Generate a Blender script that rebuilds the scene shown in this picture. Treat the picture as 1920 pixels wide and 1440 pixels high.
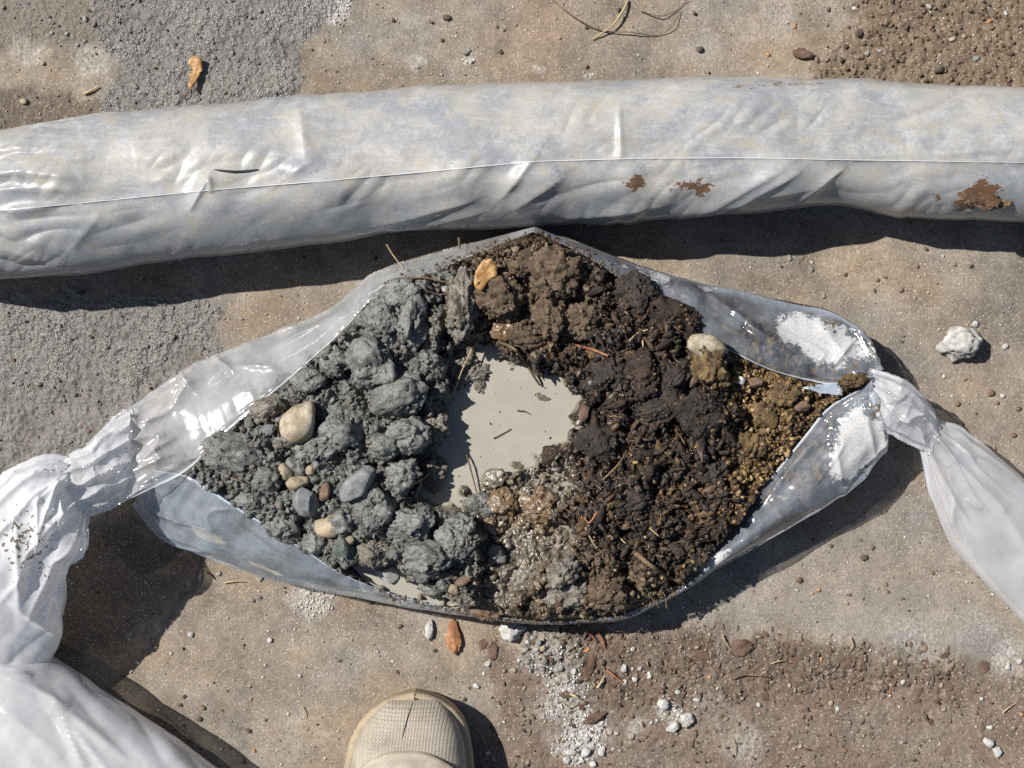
import bpy, bmesh, math, random
import numpy as np
from mathutils import Vector

for o in list(bpy.data.objects):
    bpy.data.objects.remove(o)
random.seed(7)
rng = np.random.default_rng(11)
scene = bpy.context.scene
col_ = scene.collection

# ------------------------------------------------------------------ camera, sky, sun, exposure
CAM_H = 1.40                 # a camera held at chest height, looking straight down
FRAME_W = 0.90               # metres of ground across the picture
S = FRAME_W / 1920.0         # metres per photo pixel at ground level
cam_d = bpy.data.cameras.new('camera')
cam = bpy.data.objects.new('camera', cam_d)
col_.objects.link(cam)
cam.location = (0, 0, CAM_H)
cam.rotation_euler = (0, 0, 0)
cam_d.sensor_width = 36.0
cam_d.lens = 36.0 * CAM_H / FRAME_W
cam_d.clip_start = 0.01
cam_d.clip_end = 1000
scene.camera = cam

SUN_EL = math.radians(49)
SUN_H = Vector((0.90, -0.43)).normalized()       # where the light travels, seen from above
world = bpy.data.worlds.new('World')
scene.world = world
world.use_nodes = True
wn = world.node_tree
bg = wn.nodes['Background']
sky = wn.nodes.new('ShaderNodeTexSky')
sky.sky_type = 'NISHITA'
sky.sun_disc = False
sky.sun_elevation = SUN_EL
sky.sun_rotation = math.atan2(-SUN_H.x, -SUN_H.y)
wn.links.new(sky.outputs[0], bg.inputs[0])
bg.inputs[1].default_value = 0.05
sun_d = bpy.data.lights.new('sun', 'SUN')
sun_d.energy = 5.0
sun_d.angle = math.radians(0.53)
sun_d.color = (1.0, 0.955, 0.89)
sun = bpy.data.objects.new('sun', sun_d)
col_.objects.link(sun)
sd = Vector((SUN_H.x * math.cos(SUN_EL), SUN_H.y * math.cos(SUN_EL), -math.sin(SUN_EL)))
sun.rotation_euler = sd.to_track_quat('-Z', 'Y').to_euler()
vs = scene.view_settings
vs.view_transform = 'Standard'
vs.look = 'None'
vs.exposure = 0.20
vs.gamma = 1.0
scene.cycles.use_denoising = False
scene.cycles.max_bounces = 8
scene.cycles.transparent_max_bounces = 16
scene.cycles.sample_clamp_indirect = 4.0
scene.cycles.caustics_reflective = False
scene.cycles.caustics_refractive = False


def P(px, py, z=0.0):
    """photo pixel -> the point at height z that is seen there"""
    k = S * (CAM_H - z) / CAM_H
    return np.array([(px - 960) * k, (720 - py) * k, z])


# ------------------------------------------------------------------ noise and shape helpers (numpy)
_prm = rng.permutation(4096).astype(np.int64)
_prm = np.concatenate([_prm, _prm])


def _h(ix, iy, iz, seed):
    return _prm[(_prm[(_prm[(ix + seed * 17) & 4095] + iy) & 4095] + iz) & 4095]


_g3 = rng.normal(size=(4096, 3))
_g3 /= np.linalg.norm(_g3, axis=1)[:, None]
_rnd = rng.random((4096, 4))


def perlin3(x, y, z, seed=0):
    ix, iy, iz = np.floor(x).astype(np.int64), np.floor(y).astype(np.int64), np.floor(z).astype(np.int64)
    fx, fy, fz = x - ix, y - iy, z - iz
    u, v, w = [t * t * t * (t * (t * 6 - 15) + 10) for t in (fx, fy, fz)]
    out = 0
    for a in (0, 1):
        for b in (0, 1):
            for c in (0, 1):
                g = _g3[_h(ix + a, iy + b, iz + c, seed)]
                d = g[..., 0] * (fx - a) + g[..., 1] * (fy - b) + g[..., 2] * (fz - c)
                out = out + d * (u if a else 1 - u) * (v if b else 1 - v) * (w if c else 1 - w)
    return out * 1.5


def perlin2(x, y, seed=0):
    ix, iy = np.floor(x).astype(np.int64), np.floor(y).astype(np.int64)
    fx, fy = x - ix, y - iy
    u, v = [t * t * t * (t * (t * 6 - 15) + 10) for t in (fx, fy)]
    out = 0
    for a in (0, 1):
        for b in (0, 1):
            ang = _rnd[_h(ix + a, iy + b, 0, seed), 0] * 6.28318
            d = np.cos(ang) * (fx - a) + np.sin(ang) * (fy - b)
            out = out + d * (u if a else 1 - u) * (v if b else 1 - v)
    return out * 1.45


def fbm2(x, y, seed=0, oct=4, gain=0.5):
    s, a, f = 0, 1.0, 1.0
    for i in range(oct):
        s = s + a * perlin2(x * f, y * f, seed + i * 3)
        a *= gain
        f *= 2.03
    return s


def fbm3(p, seed=0, oct=4, gain=0.5):
    s, a, f = 0, 1.0, 1.0
    for i in range(oct):
        s = s + a * perlin3(p[:, 0] * f, p[:, 1] * f, p[:, 2] * f, seed + i * 3)
        a *= gain
        f *= 2.03
    return s


def worley2(x, y, seed=0):
    """dome heights of a loose packing of lumps (0..1), and a random value for each lump"""
    ix, iy = np.floor(x).astype(np.int64), np.floor(y).astype(np.int64)
    best = np.zeros_like(x)
    bid = np.zeros_like(x)
    for a in (-1, 0, 1):
        for b in (-1, 0, 1):
            hh = _h(ix + a, iy + b, 0, seed)
            r = _rnd[hh]
            dx = x - (ix + a + 0.15 + 0.7 * r[..., 0])
            dy = y - (iy + b + 0.15 + 0.7 * r[..., 1])
            an = r[..., 3] * 6.28
            ex = (np.cos(an) * dx + np.sin(an) * dy) * 1.25
            ey = (-np.sin(an) * dx + np.cos(an) * dy) * 0.85
            rad = 0.45 + 0.45 * r[..., 2]
            d2 = (ex * ex + ey * ey) / (rad * rad)
            hgt = np.sqrt(np.clip(1 - d2, 0, 1)) * (0.45 + 0.75 * r[..., 2])
            m = hgt > best
            best = np.where(m, hgt, best)
            bid = np.where(m, r[..., 3], bid)
    return best, bid


def sstep(a, b, x):
    t = np.clip((x - a) / (b - a), 0, 1)
    return t * t * (3 - 2 * t)


def poly_sd(X, Y, poly):
    """signed distance in pixels, positive inside"""
    poly = np.array(poly, float)
    n = len(poly)
    d = np.full(X.shape, 1e9)
    ins = np.zeros(X.shape, bool)
    for i in range(n):
        x1, y1 = poly[i]
        x2, y2 = poly[(i + 1) % n]
        ex, ey = x2 - x1, y2 - y1
        t = np.clip(((X - x1) * ex + (Y - y1) * ey) / (ex * ex + ey * ey + 1e-9), 0, 1)
        d = np.minimum(d, np.hypot(X - x1 - t * ex, Y - y1 - t * ey))
        c = (y1 > Y) != (y2 > Y)
        xi = (x2 - x1) * (Y - y1) / (y2 - y1 + 1e-12) + x1
        ins ^= c & (X < xi)
    return np.where(ins, d, -d)


def seg_dist(X, Y, x1, y1, x2, y2):
    ex, ey = x2 - x1, y2 - y1
    L2 = ex * ex + ey * ey
    t = np.clip(((X - x1) * ex + (Y - y1) * ey) / L2, 0, 1)
    side = ((X - x1) * ey - (Y - y1) * ex) / math.sqrt(L2)
    return np.hypot(X - x1 - t * ex, Y - y1 - t * ey), t, side


def spline(pts, n, k=None):
    """Catmull-Rom through pts (m,d), n samples evenly spread along the length"""
    pts = np.asarray(pts, float)
    m = len(pts)
    q = np.vstack([2 * pts[0] - pts[1], pts, 2 * pts[-1] - pts[-2]])
    dense = []
    for i in range(m - 1):
        p0, p1, p2, p3 = q[i], q[i + 1], q[i + 2], q[i + 3]
        t = np.linspace(0, 1, 24, endpoint=(i == m - 2))[:, None]
        dense.append(0.5 * ((2 * p1) + (-p0 + p2) * t + (2 * p0 - 5 * p1 + 4 * p2 - p3) * t ** 2
                            + (-p0 + 3 * p1 - 3 * p2 + p3) * t ** 3))
    d = np.vstack(dense)
    L = np.concatenate([[0], np.cumsum(np.linalg.norm(np.diff(d, axis=0), axis=1))])
    u = np.linspace(0, L[-1], n)
    return np.stack([np.interp(u, L, d[:, j]) for j in range(d.shape[1])], 1)


def mesh_np(name, V, F, mat, smooth=True, attrs=None):
    """V (n,3), F (m,3 or 4) -> mesh datablock"""
    V = np.ascontiguousarray(V, dtype=np.float32)
    F = np.ascontiguousarray(F, dtype=np.int32)
    me = bpy.data.meshes.new(name)
    n, (m, k) = len(V), F.shape
    me.vertices.add(n)
    me.vertices.foreach_set('co', V.ravel())
    me.loops.add(m * k)
    me.loops.foreach_set('vertex_index', F.ravel())
    me.polygons.add(m)
    me.polygons.foreach_set('loop_start', np.arange(0, m * k, k, dtype=np.int32))
    me.polygons.foreach_set('use_smooth', np.full(m, smooth, bool))
    me.update(calc_edges=True)
    for an, arr in (attrs or {}).items():
        arr = np.asarray(arr, np.float32)
        if arr.ndim == 2:
            a = me.attributes.new(an, 'FLOAT_COLOR', 'POINT')
            c = np.ones((n, 4), np.float32)
            c[:, :3] = arr
            a.data.foreach_set('color', c.ravel())
        else:
            a = me.attributes.new(an, 'FLOAT', 'POINT')
            a.data.foreach_set('value', arr.ravel())
    if mat:
        me.materials.append(mat)
    return me


def grid_faces(nu, nv, wrap_v=False):
    i = np.arange(nu - 1)[:, None]
    j = np.arange(nv if wrap_v else nv - 1)[None, :]
    j2 = (j + 1) % nv
    a = i * nv + j
    b = i * nv + j2
    c = (i + 1) * nv + j2
    d = (i + 1) * nv + j
    return np.stack([a, b, c, d], -1).reshape(-1, 4)


def link(name, me, parent=None, loc=None, rot=None, scale=None):
    o = bpy.data.objects.new(name, me)
    col_.objects.link(o)
    if parent is not None:
        o.parent = parent
    if loc is not None:
        o.location = [float(t) for t in loc]
    if rot is not None:
        o.rotation_euler = [float(t) for t in rot]
    if scale is not None:
        o.scale = [float(t) for t in scale]
    return o


def tag(o, label, cat, group=None, kind=None):
    o['label'] = label
    o['category'] = cat
    if group:
        o['group'] = group
    if kind:
        o['kind'] = kind
    return o


def empty(name, loc=(0, 0, 0)):
    return link(name, None, loc=loc)


# ------------------------------------------------------------------ materials
class NT:
    def __init__(self, name):
        self.m = bpy.data.materials.new(name)
        self.m.use_nodes = True
        self.t = self.m.node_tree
        self.t.nodes.clear()
        self.out = self.t.nodes.new('ShaderNodeOutputMaterial')

    def n(self, typ, **kw):
        nd = self.t.nodes.new(typ)
        for k, v in kw.items():
            if k.startswith('_'):
                setattr(nd, k[1:], v)
            else:
                key = k.replace('__', ' ')
                s = nd.inputs[int(key[1:])] if key[0] == 'i' and key[1:].isdigit() else nd.inputs[key]
                if hasattr(v, 'is_output'):
                    self.t.links.new(v, s)
                else:
                    s.default_value = v
        return nd

    def math(self, op, a, b=0.0, clamp=False):
        return self.n('ShaderNodeMath', _operation=op, _use_clamp=clamp, i0=a, i1=b).outputs[0]

    def mixc(self, f, a, b, mode='MIX'):
        nd = self.t.nodes.new('ShaderNodeMix')
        nd.data_type = 'RGBA'
        nd.blend_type = mode
        for s, v in ((nd.inputs[0], f), (nd.inputs[6], a), (nd.inputs[7], b)):
            if hasattr(v, 'is_output'):
                self.t.links.new(v, s)
            else:
                s.default_value = v if not isinstance(v, tuple) or len(v) == 4 else (*v, 1)
        return nd.outputs[2]

    def noise(self, vec, scale, detail=4, rough=0.55, dist=0.0):
        return self.n('ShaderNodeTexNoise', Vector=vec, Scale=scale, Detail=detail, Roughness=rough, Distortion=dist).outputs[0]

    def ramp(self, f, lo, hi):
        return self.n('ShaderNodeMapRange', _interpolation_type='SMOOTHSTEP', Value=f, i1=lo, i2=hi).outputs[0]

    def attr(self, name, out=0):
        return self.n('ShaderNodeAttribute', _attribute_name=name).outputs[out]

    def obj(self):
        return self.n('ShaderNodeTexCoord').outputs['Object']

    def pos(self):
        return self.n('ShaderNodeNewGeometry').outputs['Position']

    def bump(self, h, strength, dist):
        return self.n('ShaderNodeBump', Height=h, Strength=strength, Distance=dist).outputs[0]

    def done(self, sh):
        self.t.links.new(sh, self.out.inputs[0])
        return self.m


def mat_ground():
    t = NT('ground_dust_and_mud')
    p = t.pos()
    c = t.attr('col')
    wet = t.attr('wet', 2)
    soil = t.attr('soil', 2)
    n1 = t.noise(p, 60, 5, 0.6)
    n2 = t.noise(p, 520, 3, 0.65)
    n3 = t.noise(p, 1300, 2, 0.6)
    n4 = t.noise(p, 220, 4, 0.7, 0.4)
    v = t.math('ADD', t.math('MULTIPLY', n1, 0.75), t.math('MULTIPLY', n2, 1.0))
    v = t.math('ADD', v, t.math('MULTIPLY', n4, 0.5))
    v = t.math('SUBTRACT', v, 0.13)
    c1 = t.mixc(1.0, c, t.n('ShaderNodeCombineColor', Red=v, Green=v, Blue=v).outputs[0], 'MULTIPLY')
    # pale and dark sand grains lying in the dust
    vo = t.n('ShaderNodeTexVoronoi', Vector=p, Scale=540.0, Randomness=1.0)
    g = t.ramp(vo.outputs['Distance'], 0.42, 0.25)
    pick = t.n('ShaderNodeSeparateColor', Color=vo.outputs['Color'])
    gl = t.math('MULTIPLY', g, t.ramp(pick.outputs[0], 0.66, 0.72))
    gl = t.math('MULTIPLY', gl, t.math('SUBTRACT', 1.0, t.math('MULTIPLY', wet, 0.9)))
    gd = t.math('MULTIPLY', g, t.ramp(pick.outputs[1], 0.80, 0.84))
    c2 = t.mixc(t.math('MULTIPLY', gl, 0.75), c1, t.mixc(pick.outputs[2], (0.56, 0.53, 0.475), (0.46, 0.36, 0.25)))
    c2 = t.mixc(t.math('MULTIPLY', gd, 0.5), c2, (0.085, 0.07, 0.058))
    h = t.math('ADD', t.math('MULTIPLY', n2, 1.0), t.math('MULTIPLY', n3, 0.5))
    h = t.math('ADD', h, t.math('MULTIPLY', g, 0.35))
    wn_ = t.noise(p, 330, 2, 0.5)
    h = t.math('ADD', h, t.math('MULTIPLY', t.math('MULTIPLY', wn_, wet), 2.6))
    rough = t.math('SUBTRACT', 0.86, t.math('MULTIPLY', wet, 0.63))
    b = t.n('ShaderNodeBsdfPrincipled', Base__Color=c2, Roughness=rough, Normal=t.n('ShaderNodeBump', Height=h, Strength=t.math('ADD', 0.42, t.math('MULTIPLY', wet, 0.45)), Distance=0.0012).outputs[0])
    t.t.links.new(t.math('ADD', 0.25, t.math('MULTIPLY', wet, 0.65)), b.inputs['Specular IOR Level'])
    return t.done(b.outputs[0])


def mat_attr(name, n_scale=700, bump=0.6, bdist=0.001, rough_dry=0.9, rough_wet=0.25, amp=0.9, spec=0.5):
    """albedo from 'col', wetness from 'wet', fine grain from noise"""
    t = NT(name)
    p = t.pos()
    c = t.attr('col')
    wet = t.attr('wet', 2)
    n1 = t.noise(p, n_scale * 0.25, 4, 0.65)
    n2 = t.noise(p, n_scale, 3, 0.6)
    v = t.math('ADD', t.math('MULTIPLY', n1, amp), t.math('MULTIPLY', n2, amp))
    v = t.math('ADD', v, 1.0 - amp)
    c1 = t.mixc(1.0, c, t.n('ShaderNodeCombineColor', Red=v, Green=v, Blue=v).outputs[0], 'MULTIPLY')
    h = t.math('ADD', n2, t.math('MULTIPLY', n1, 1.4))
    rough = t.math('ADD', rough_dry, t.math('MULTIPLY', wet, rough_wet - rough_dry))
    b = t.n('ShaderNodeBsdfPrincipled', Base__Color=c1, Roughness=rough, Normal=t.n('ShaderNodeBump', Height=h, Strength=t.math('SUBTRACT', bump, t.math('MULTIPLY', wet, bump * 0.72)), Distance=bdist).outputs[0])
    t.t.links.new(t.math('MULTIPLY', t.math('ADD', 0.35, wet), spec), b.inputs['Specular IOR Level'])
    return t.done(b.outputs[0])


def mat_lump(name, c0, c1, rough=0.7, scale=120, spots=None, bump=0.6, bdist=0.0012, spec=0.4, lo=0.35, hi=0.65):
    """earth, stone and wood: two colours mixed by noise, optional spots, fine relief"""
    t = NT(name)
    p = t.pos()
    n1 = t.noise(p, scale, 5, 0.62)
    n2 = t.noise(p, scale * 6, 3, 0.6)
    n3 = t.noise(p, scale * 14, 2, 0.6)
    c = t.mixc(t.ramp(n1, lo, hi), (*c0, 1), (*c1, 1))
    v = t.math('ADD', 0.55, t.math('MULTIPLY', n2, 0.9))
    c = t.mixc(1.0, c, t.n('ShaderNodeCombineColor', Red=v, Green=v, Blue=v).outputs[0], 'MULTIPLY')
    if spots:
        c = t.mixc(t.ramp(n3, spots[1], spots[1] + 0.05), c, (*spots[0], 1))
    h = t.math('ADD', n2, t.math('MULTIPLY', n3, 0.5))
    b = t.n('ShaderNodeBsdfPrincipled', Base__Color=c, Roughness=rough, Normal=t.bump(h, bump, bdist))
    b.inputs['Specular IOR Level'].default_value = spec
    return t.done(b.outputs[0])


def mat_film(name, tint=(0.80, 0.80, 0.82), rough=0.12, trans=0.45, bump=0.25):
    """plastic film: 'milk' = how cloudy, 'res' = dried white residue, 'dirt' = mud specks"""
    t = NT(name)
    p = t.pos()
    milk = t.attr('milk', 2)
    res = t.attr('res', 2)
    dirt = t.attr('dirt', 2)
    n1 = t.noise(p, 90, 5, 0.65)
    n2 = t.noise(p, 420, 4, 0.7)
    n3 = t.noise(p, 40, 3, 0.5, 0.6)
    nd = t.noise(p, 260, 2, 0.5)
    mk = t.math('ADD', milk, t.math('MULTIPLY', t.math('SUBTRACT', n3, 0.5), 0.30), True)
    r = t.math('ADD', res, t.math('MULTIPLY', t.math('SUBTRACT', n1, 0.5), 0.9))
    r = t.math('ADD', r, t.math('MULTIPLY', t.math('SUBTRACT', n2, 0.5), 0.6))
    r = t.math('MULTIPLY', t.ramp(r, 0.47, 0.66), t.math('ADD', 0.72, t.math('MULTIPLY', t.ramp(t.noise(p, 900, 3, 0.7), 0.40, 0.62), 0.28)))
    d = t.math('ADD', dirt, t.math('MULTIPLY', t.math('SUBTRACT', nd, 0.5), 1.6))
    d = t.math('MULTIPLY', t.ramp(d, 0.58, 0.68), t.ramp(dirt, 0.02, 0.1))
    wsp = t.math('MULTIPLY', t.ramp(t.noise(p, 620, 2, 0.5), 0.70, 0.74), 0.75)
    r = t.math('MAXIMUM', r, wsp)
    body = t.mixc(r, (*tint, 1), (0.86, 0.85, 0.83))
    body = t.mixc(d, body, (0.19, 0.155, 0.115))
    cover = t.math('MAXIMUM', mk, t.math('MAXIMUM', t.math('MULTIPLY', r, 0.86), t.math('MULTIPLY', d, 0.9)))
    nb = t.bump(t.noise(p, 30, 2, 0.4, 0.6), bump, 0.004)
    dif = t.n('ShaderNodeBsdfDiffuse', Color=body, Normal=nb)
    trl = t.n('ShaderNodeBsdfTranslucent', Color=body, Normal=nb)
    mky = t.n('ShaderNodeMixShader', i0=trans, i1=dif.outputs[0], i2=trl.outputs[0])
    clr = t.n('ShaderNodeBsdfTransparent', Color=(0.97, 0.975, 0.98, 1))
    base = t.n('ShaderNodeMixShader', i0=cover, i1=clr.outputs[0], i2=mky.outputs[0])
    lw = t.n('ShaderNodeLayerWeight', Blend=0.5, Normal=nb)
    fr = t.math('ADD', 0.10, t.math('MULTIPLY', t.math('POWER', lw.outputs['Facing'], 5.0), 0.9))
    fr = t.math('MULTIPLY', fr, t.math('SUBTRACT', 1.0, t.math('MULTIPLY', t.math('MAXIMUM', r, d), 0.85)))
    gl = t.n('ShaderNodeBsdfGlossy', Color=(1, 1, 1, 1), Roughness=rough, Normal=nb)
    fin = t.n('ShaderNodeMixShader', i0=fr, i1=base.outputs[0], i2=gl.outputs[0])
    return t.done(fin.outputs[0])


def mat_fullbag():
    """film drawn tight over pale mud: mottled, glossy, with brown smears"""
    t = NT('film_over_pale_mud')
    p = t.pos()
    mp = t.n('ShaderNodeMapping', Vector=p)
    mp.inputs['Scale'].default_value = (0.62, 1.0, 1.0)
    ps = mp.outputs[0]
    dark = t.attr('dark', 2)
    smear = t.attr('smear', 2)
    a = t.noise(ps, 20, 8, 0.66, 0.15)
    b_ = t.noise(p, 75, 7, 0.72, 0.1)
    c_ = t.noise(p, 420, 4, 0.75)
    f_ = t.noise(p, 48, 7, 0.74, 0.25)
    sc = t.n('ShaderNodeMapping', Vector=p)
    sc.inputs['Scale'].default_value = (0.18, 1.0, 1.0)
    sc.inputs['Rotation'].default_value = (0, 0, 0.12)
    s_ = t.noise(sc.outputs[0], 260, 4, 0.7, 0.3)
    c = t.mixc(t.ramp(a, 0.36, 0.62), (0.285, 0.30, 0.325), (0.42, 0.41, 0.385))
    c = t.mixc(t.math('MULTIPLY', t.ramp(b_, 0.48, 0.66), 0.5), c, (0.50, 0.51, 0.53))
    c = t.mixc(t.math('MULTIPLY', t.ramp(f_, 0.52, 0.64), 0.55), c, (0.43, 0.385, 0.30))
    c = t.mixc(t.math('MULTIPLY', t.ramp(f_, 0.47, 0.36), 0.5), c, (0.24, 0.26, 0.295))
    c = t.mixc(t.math('MULTIPLY', t.ramp(s_, 0.56, 0.70), 0.35), c, (0.62, 0.62, 0.62))
    c = t.mixc(t.math('MULTIPLY', t.ramp(s_, 0.40, 0.28), 0.25), c, (0.28, 0.275, 0.26))
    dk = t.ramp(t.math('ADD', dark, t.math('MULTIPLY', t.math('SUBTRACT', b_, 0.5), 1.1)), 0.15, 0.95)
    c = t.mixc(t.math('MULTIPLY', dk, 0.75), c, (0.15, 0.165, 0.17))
    v = t.math('ADD', 0.66, t.math('MULTIPLY', c_, 0.66))
    c = t.mixc(1.0, c, t.n('ShaderNodeCombineColor', Red=v, Green=v, Blue=v).outputs[0], 'MULTIPLY')
    nd = t.noise(ps, 190, 4, 0.7)
    s = t.math('ADD', smear, t.math('MULTIPLY', t.math('SUBTRACT', nd, 0.5), 1.9))
    s = t.math('MULTIPLY', t.ramp(s, 0.52, 0.62), t.ramp(smear, 0.05, 0.15))
    c = t.mixc(s, c, t.mixc(c_, (0.10, 0.055, 0.03), (0.19, 0.11, 0.055)))
    sp = t.math('MULTIPLY', t.ramp(t.noise(p, 480, 2, 0.5), 0.735, 0.76), 0.7)
    c = t.mixc(sp, c, (0.12, 0.10, 0.08))
    nb = t.bump(t.math('ADD', t.noise(ps, 16, 2, 0.4, 0.5), t.math('MULTIPLY', t.noise(p, 90, 2, 0.5, 0.4), 0.10)), 0.26, 0.006)
    rough = t.math('ADD', 0.42, t.math('MULTIPLY', s, 0.3))
    b = t.n('ShaderNodeBsdfPrincipled', Base__Color=c, Roughness=rough, Normal=nb)
    b.inputs['Specular IOR Level'].default_value = 0.35
    b.inputs['Coat Weight'].default_value = 0.6
    b.inputs['Coat Roughness'].default_value = 0.14
    b.inputs['Coat IOR'].default_value = 1.45
    t.t.links.new(nb, b.inputs['Coat Normal'])
    return t.done(b.outputs[0])


def mat_water():
    t = NT('cloudy_mud_water')
    p = t.pos()
    n = t.noise(p, 30, 4, 0.6)
    n2 = t.noise(p, 600, 2, 0.5)
    c = t.attr('col')
    c = t.mixc(t.math('MULTIPLY', t.ramp(n2, 0.72, 0.76), 0.5), c, (0.16, 0.14, 0.11))
    b = t.n('ShaderNodeBsdfPrincipled', Base__Color=c, Roughness=0.08, Normal=t.bump(n, 0.03, 0.002))
    b.inputs['IOR'].default_value = 1.33
    return t.done(b.outputs[0])


def mat_boot(name, c0, c1, studs=False, rough=0.75):
    t = NT(name)
    o = t.pos()
    n1 = t.noise(o, 55, 5, 0.65)
    n2 = t.noise(o, 500, 3, 0.6)
    c = t.mixc(t.ramp(n1, 0.32, 0.68), (*c0, 1), (*c1, 1))
    v = t.math('ADD', 0.75, t.math('MULTIPLY', n2, 0.5))
    c = t.mixc(1.0, c, t.n('ShaderNodeCombineColor', Red=v, Green=v, Blue=v).outputs[0], 'MULTIPLY')
    st = t.noise(o, 38, 4, 0.6, 0.6)
    c = t.mixc(t.math('MULTIPLY', t.ramp(st, 0.54, 0.68), 0.45), c, (0.22, 0.20, 0.175))
    h = t.math('MULTIPLY', n2, 0.25)
    if studs:
        u = t.n('ShaderNodeSeparateXYZ', Vector=t.attr('uvw', 1))
        su = t.math('SINE', t.math('MULTIPLY', u.outputs[0], 1.0))
        sv = t.math('SINE', t.math('MULTIPLY', u.outputs[1], 1.0))
        g = t.math('MULTIPLY', su, sv)
        g = t.ramp(g, -0.15, 0.35)
        h = t.math('ADD', h, t.math('MULTIPLY', g, 1.0))
    b = t.n('ShaderNodeBsdfPrincipled', Base__Color=c, Roughness=rough, Normal=t.bump(h, 1.0, 0.0006 if studs else 0.0006))
    b.inputs['Specular IOR Level'].default_value = 0.25
    return t.done(b.outputs[0])


M = {}
M['ground'] = mat_ground()
M['earth'] = mat_attr('wet_earth', 700, 0.9, 0.0016, 0.85, 0.20, 0.9, 0.7)
M['crumb'] = mat_attr('loose_crumbs', 1000, 0.8, 0.001, 0.9, 0.22, 0.8, 0.65)
M['clay'] = mat_lump('grey_clay', (0.115, 0.116, 0.107), (0.205, 0.207, 0.192), 0.37, 70, None, 0.85, 0.0011, 0.45)
M['clay_brown'] = mat_lump('brown_grey_mud', (0.125, 0.11, 0.088), (0.22, 0.20, 0.165), 0.36, 80, None, 0.8, 0.0012, 0.5)
M['mud_wet'] = mat_lump('wet_mud', (0.14, 0.115, 0.085), (0.22, 0.195, 0.155), 0.24, 60, None, 0.5, 0.0009, 0.55)
M['rust_mud'] = mat_lump('rusty_wet_mud', (0.14, 0.085, 0.042), (0.23, 0.17, 0.115), 0.26, 60, None, 0.5, 0.0009, 0.5)
M['brown'] = mat_lump('brown_crumbly_soil', (0.075, 0.05, 0.032), (0.18, 0.13, 0.085), 0.6, 110, None, 0.9, 0.0016, 0.4)
M['peat'] = mat_lump('black_peat', (0.022, 0.018, 0.016), (0.055, 0.042, 0.034), 0.55, 90, None, 0.9, 0.0015, 0.4)
M['peat_brown'] = mat_lump('brown_peat', (0.026, 0.019, 0.015), (0.066, 0.044, 0.032), 0.6, 100, None, 0.9, 0.0014, 0.3)
M['gold'] = mat_lump('ochre_gravelly_soil', (0.075, 0.048, 0.024), (0.22, 0.15, 0.072), 0.7, 110, None, 0.9, 0.0014, 0.35)
M['granite'] = mat_lump('pale_granite', (0.27, 0.215, 0.14), (0.47, 0.42, 0.33), 0.75, 75, ((0.20, 0.175, 0.135), 0.60), 0.5, 0.0008)
M['tan_stone'] = mat_lump('tan_stone', (0.215, 0.18, 0.128), (0.43, 0.35, 0.245), 0.7, 75, None, 0.3, 0.0006)
M['blue_stone'] = mat_lump('blue_grey_stone', (0.145, 0.153, 0.157), (0.255, 0.263, 0.265), 0.68, 90, ((0.40, 0.42, 0.42), 0.66), 0.4, 0.0006)
M['green_stone'] = mat_lump('dark_green_stone', (0.07, 0.085, 0.075), (0.13, 0.15, 0.135), 0.5, 60)
M['pale_stone'] = mat_lump('pale_grey_stone', (0.34, 0.345, 0.335), (0.50, 0.50, 0.48), 0.6, 60, ((0.30, 0.30, 0.29), 0.7), 0.4, 0.0006)
M['white_crumb'] = mat_lump('chalky_white_crumb', (0.47, 0.46, 0.43), (0.72, 0.71, 0.68), 0.9, 160, ((0.24, 0.22, 0.20), 0.66), 1.0, 0.0012, 0.2)
M['grey_crumb'] = mat_lump('dry_grey_clay_crumb', (0.24, 0.235, 0.21), (0.42, 0.415, 0.385), 0.9, 160, None, 1.0, 0.0012, 0.2)
M['brown_pebble'] = mat_lump('brown_pebble', (0.15, 0.095, 0.065), (0.24, 0.165, 0.115), 0.8, 90)
M['orange_pebble'] = mat_lump('orange_pebble', (0.42, 0.20, 0.08), (0.50, 0.29, 0.14), 0.7, 90)
M['dark_clod'] = mat_lump('dark_dry_clod', (0.085, 0.068, 0.052), (0.15, 0.122, 0.095), 0.85, 120)
M['mud_crumb'] = mat_lump('grey_mud_crumb', (0.15, 0.147, 0.132), (0.26, 0.255, 0.235), 0.6, 120)
M['bark'] = mat_lump('bark_brown', (0.11, 0.07, 0.05), (0.19, 0.13, 0.098), 0.85, 120, None, 0.8, 0.001, 0.2)
M['bark_red'] = mat_lump('bark_red_orange', (0.20, 0.085, 0.045), (0.46, 0.23, 0.115), 0.75, 45, None, 0.8, 0.001, 0.3)
M['straw'] = mat_lump('straw', (0.38, 0.29, 0.16), (0.52, 0.42, 0.26), 0.7, 80, None, 0.3, 0.0004)
M['root'] = mat_lump('thin_root', (0.10, 0.07, 0.045), (0.22, 0.15, 0.09), 0.7, 80, None, 0.4, 0.0005)
M['leaf'] = mat_lump('dry_leaf', (0.30, 0.155, 0.055), (0.52, 0.32, 0.14), 0.55, 70, ((0.14, 0.07, 0.03), 0.67), 0.5, 0.0006)
M['film'] = mat_film('clear_bag_film', (0.74, 0.85, 1.0), 0.09, 0.20, 0.08)
M['film_milky'] = mat_film('milky_bag_film', (0.93, 0.94, 0.97), 0.10, 0.24, 0.08)
M['fullbag'] = mat_fullbag()
M['water'] = mat_water()
M['boot_toe'] = mat_boot('boot_studded_rubber', (0.38, 0.335, 0.27), (0.46, 0.41, 0.34), True, 0.7)
M['boot_vamp'] = mat_boot('boot_scuffed_suede', (0.38, 0.33, 0.262), (0.47, 0.415, 0.34), False, 0.85)
M['boot_sole'] = mat_boot('boot_rubber_rand', (0.36, 0.285, 0.19), (0.43, 0.355, 0.25), False, 0.65)
M['dark_gap'] = mat_lump('dark_slit', (0.02, 0.02, 0.022), (0.04, 0.04, 0.045), 0.6, 80)

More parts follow.
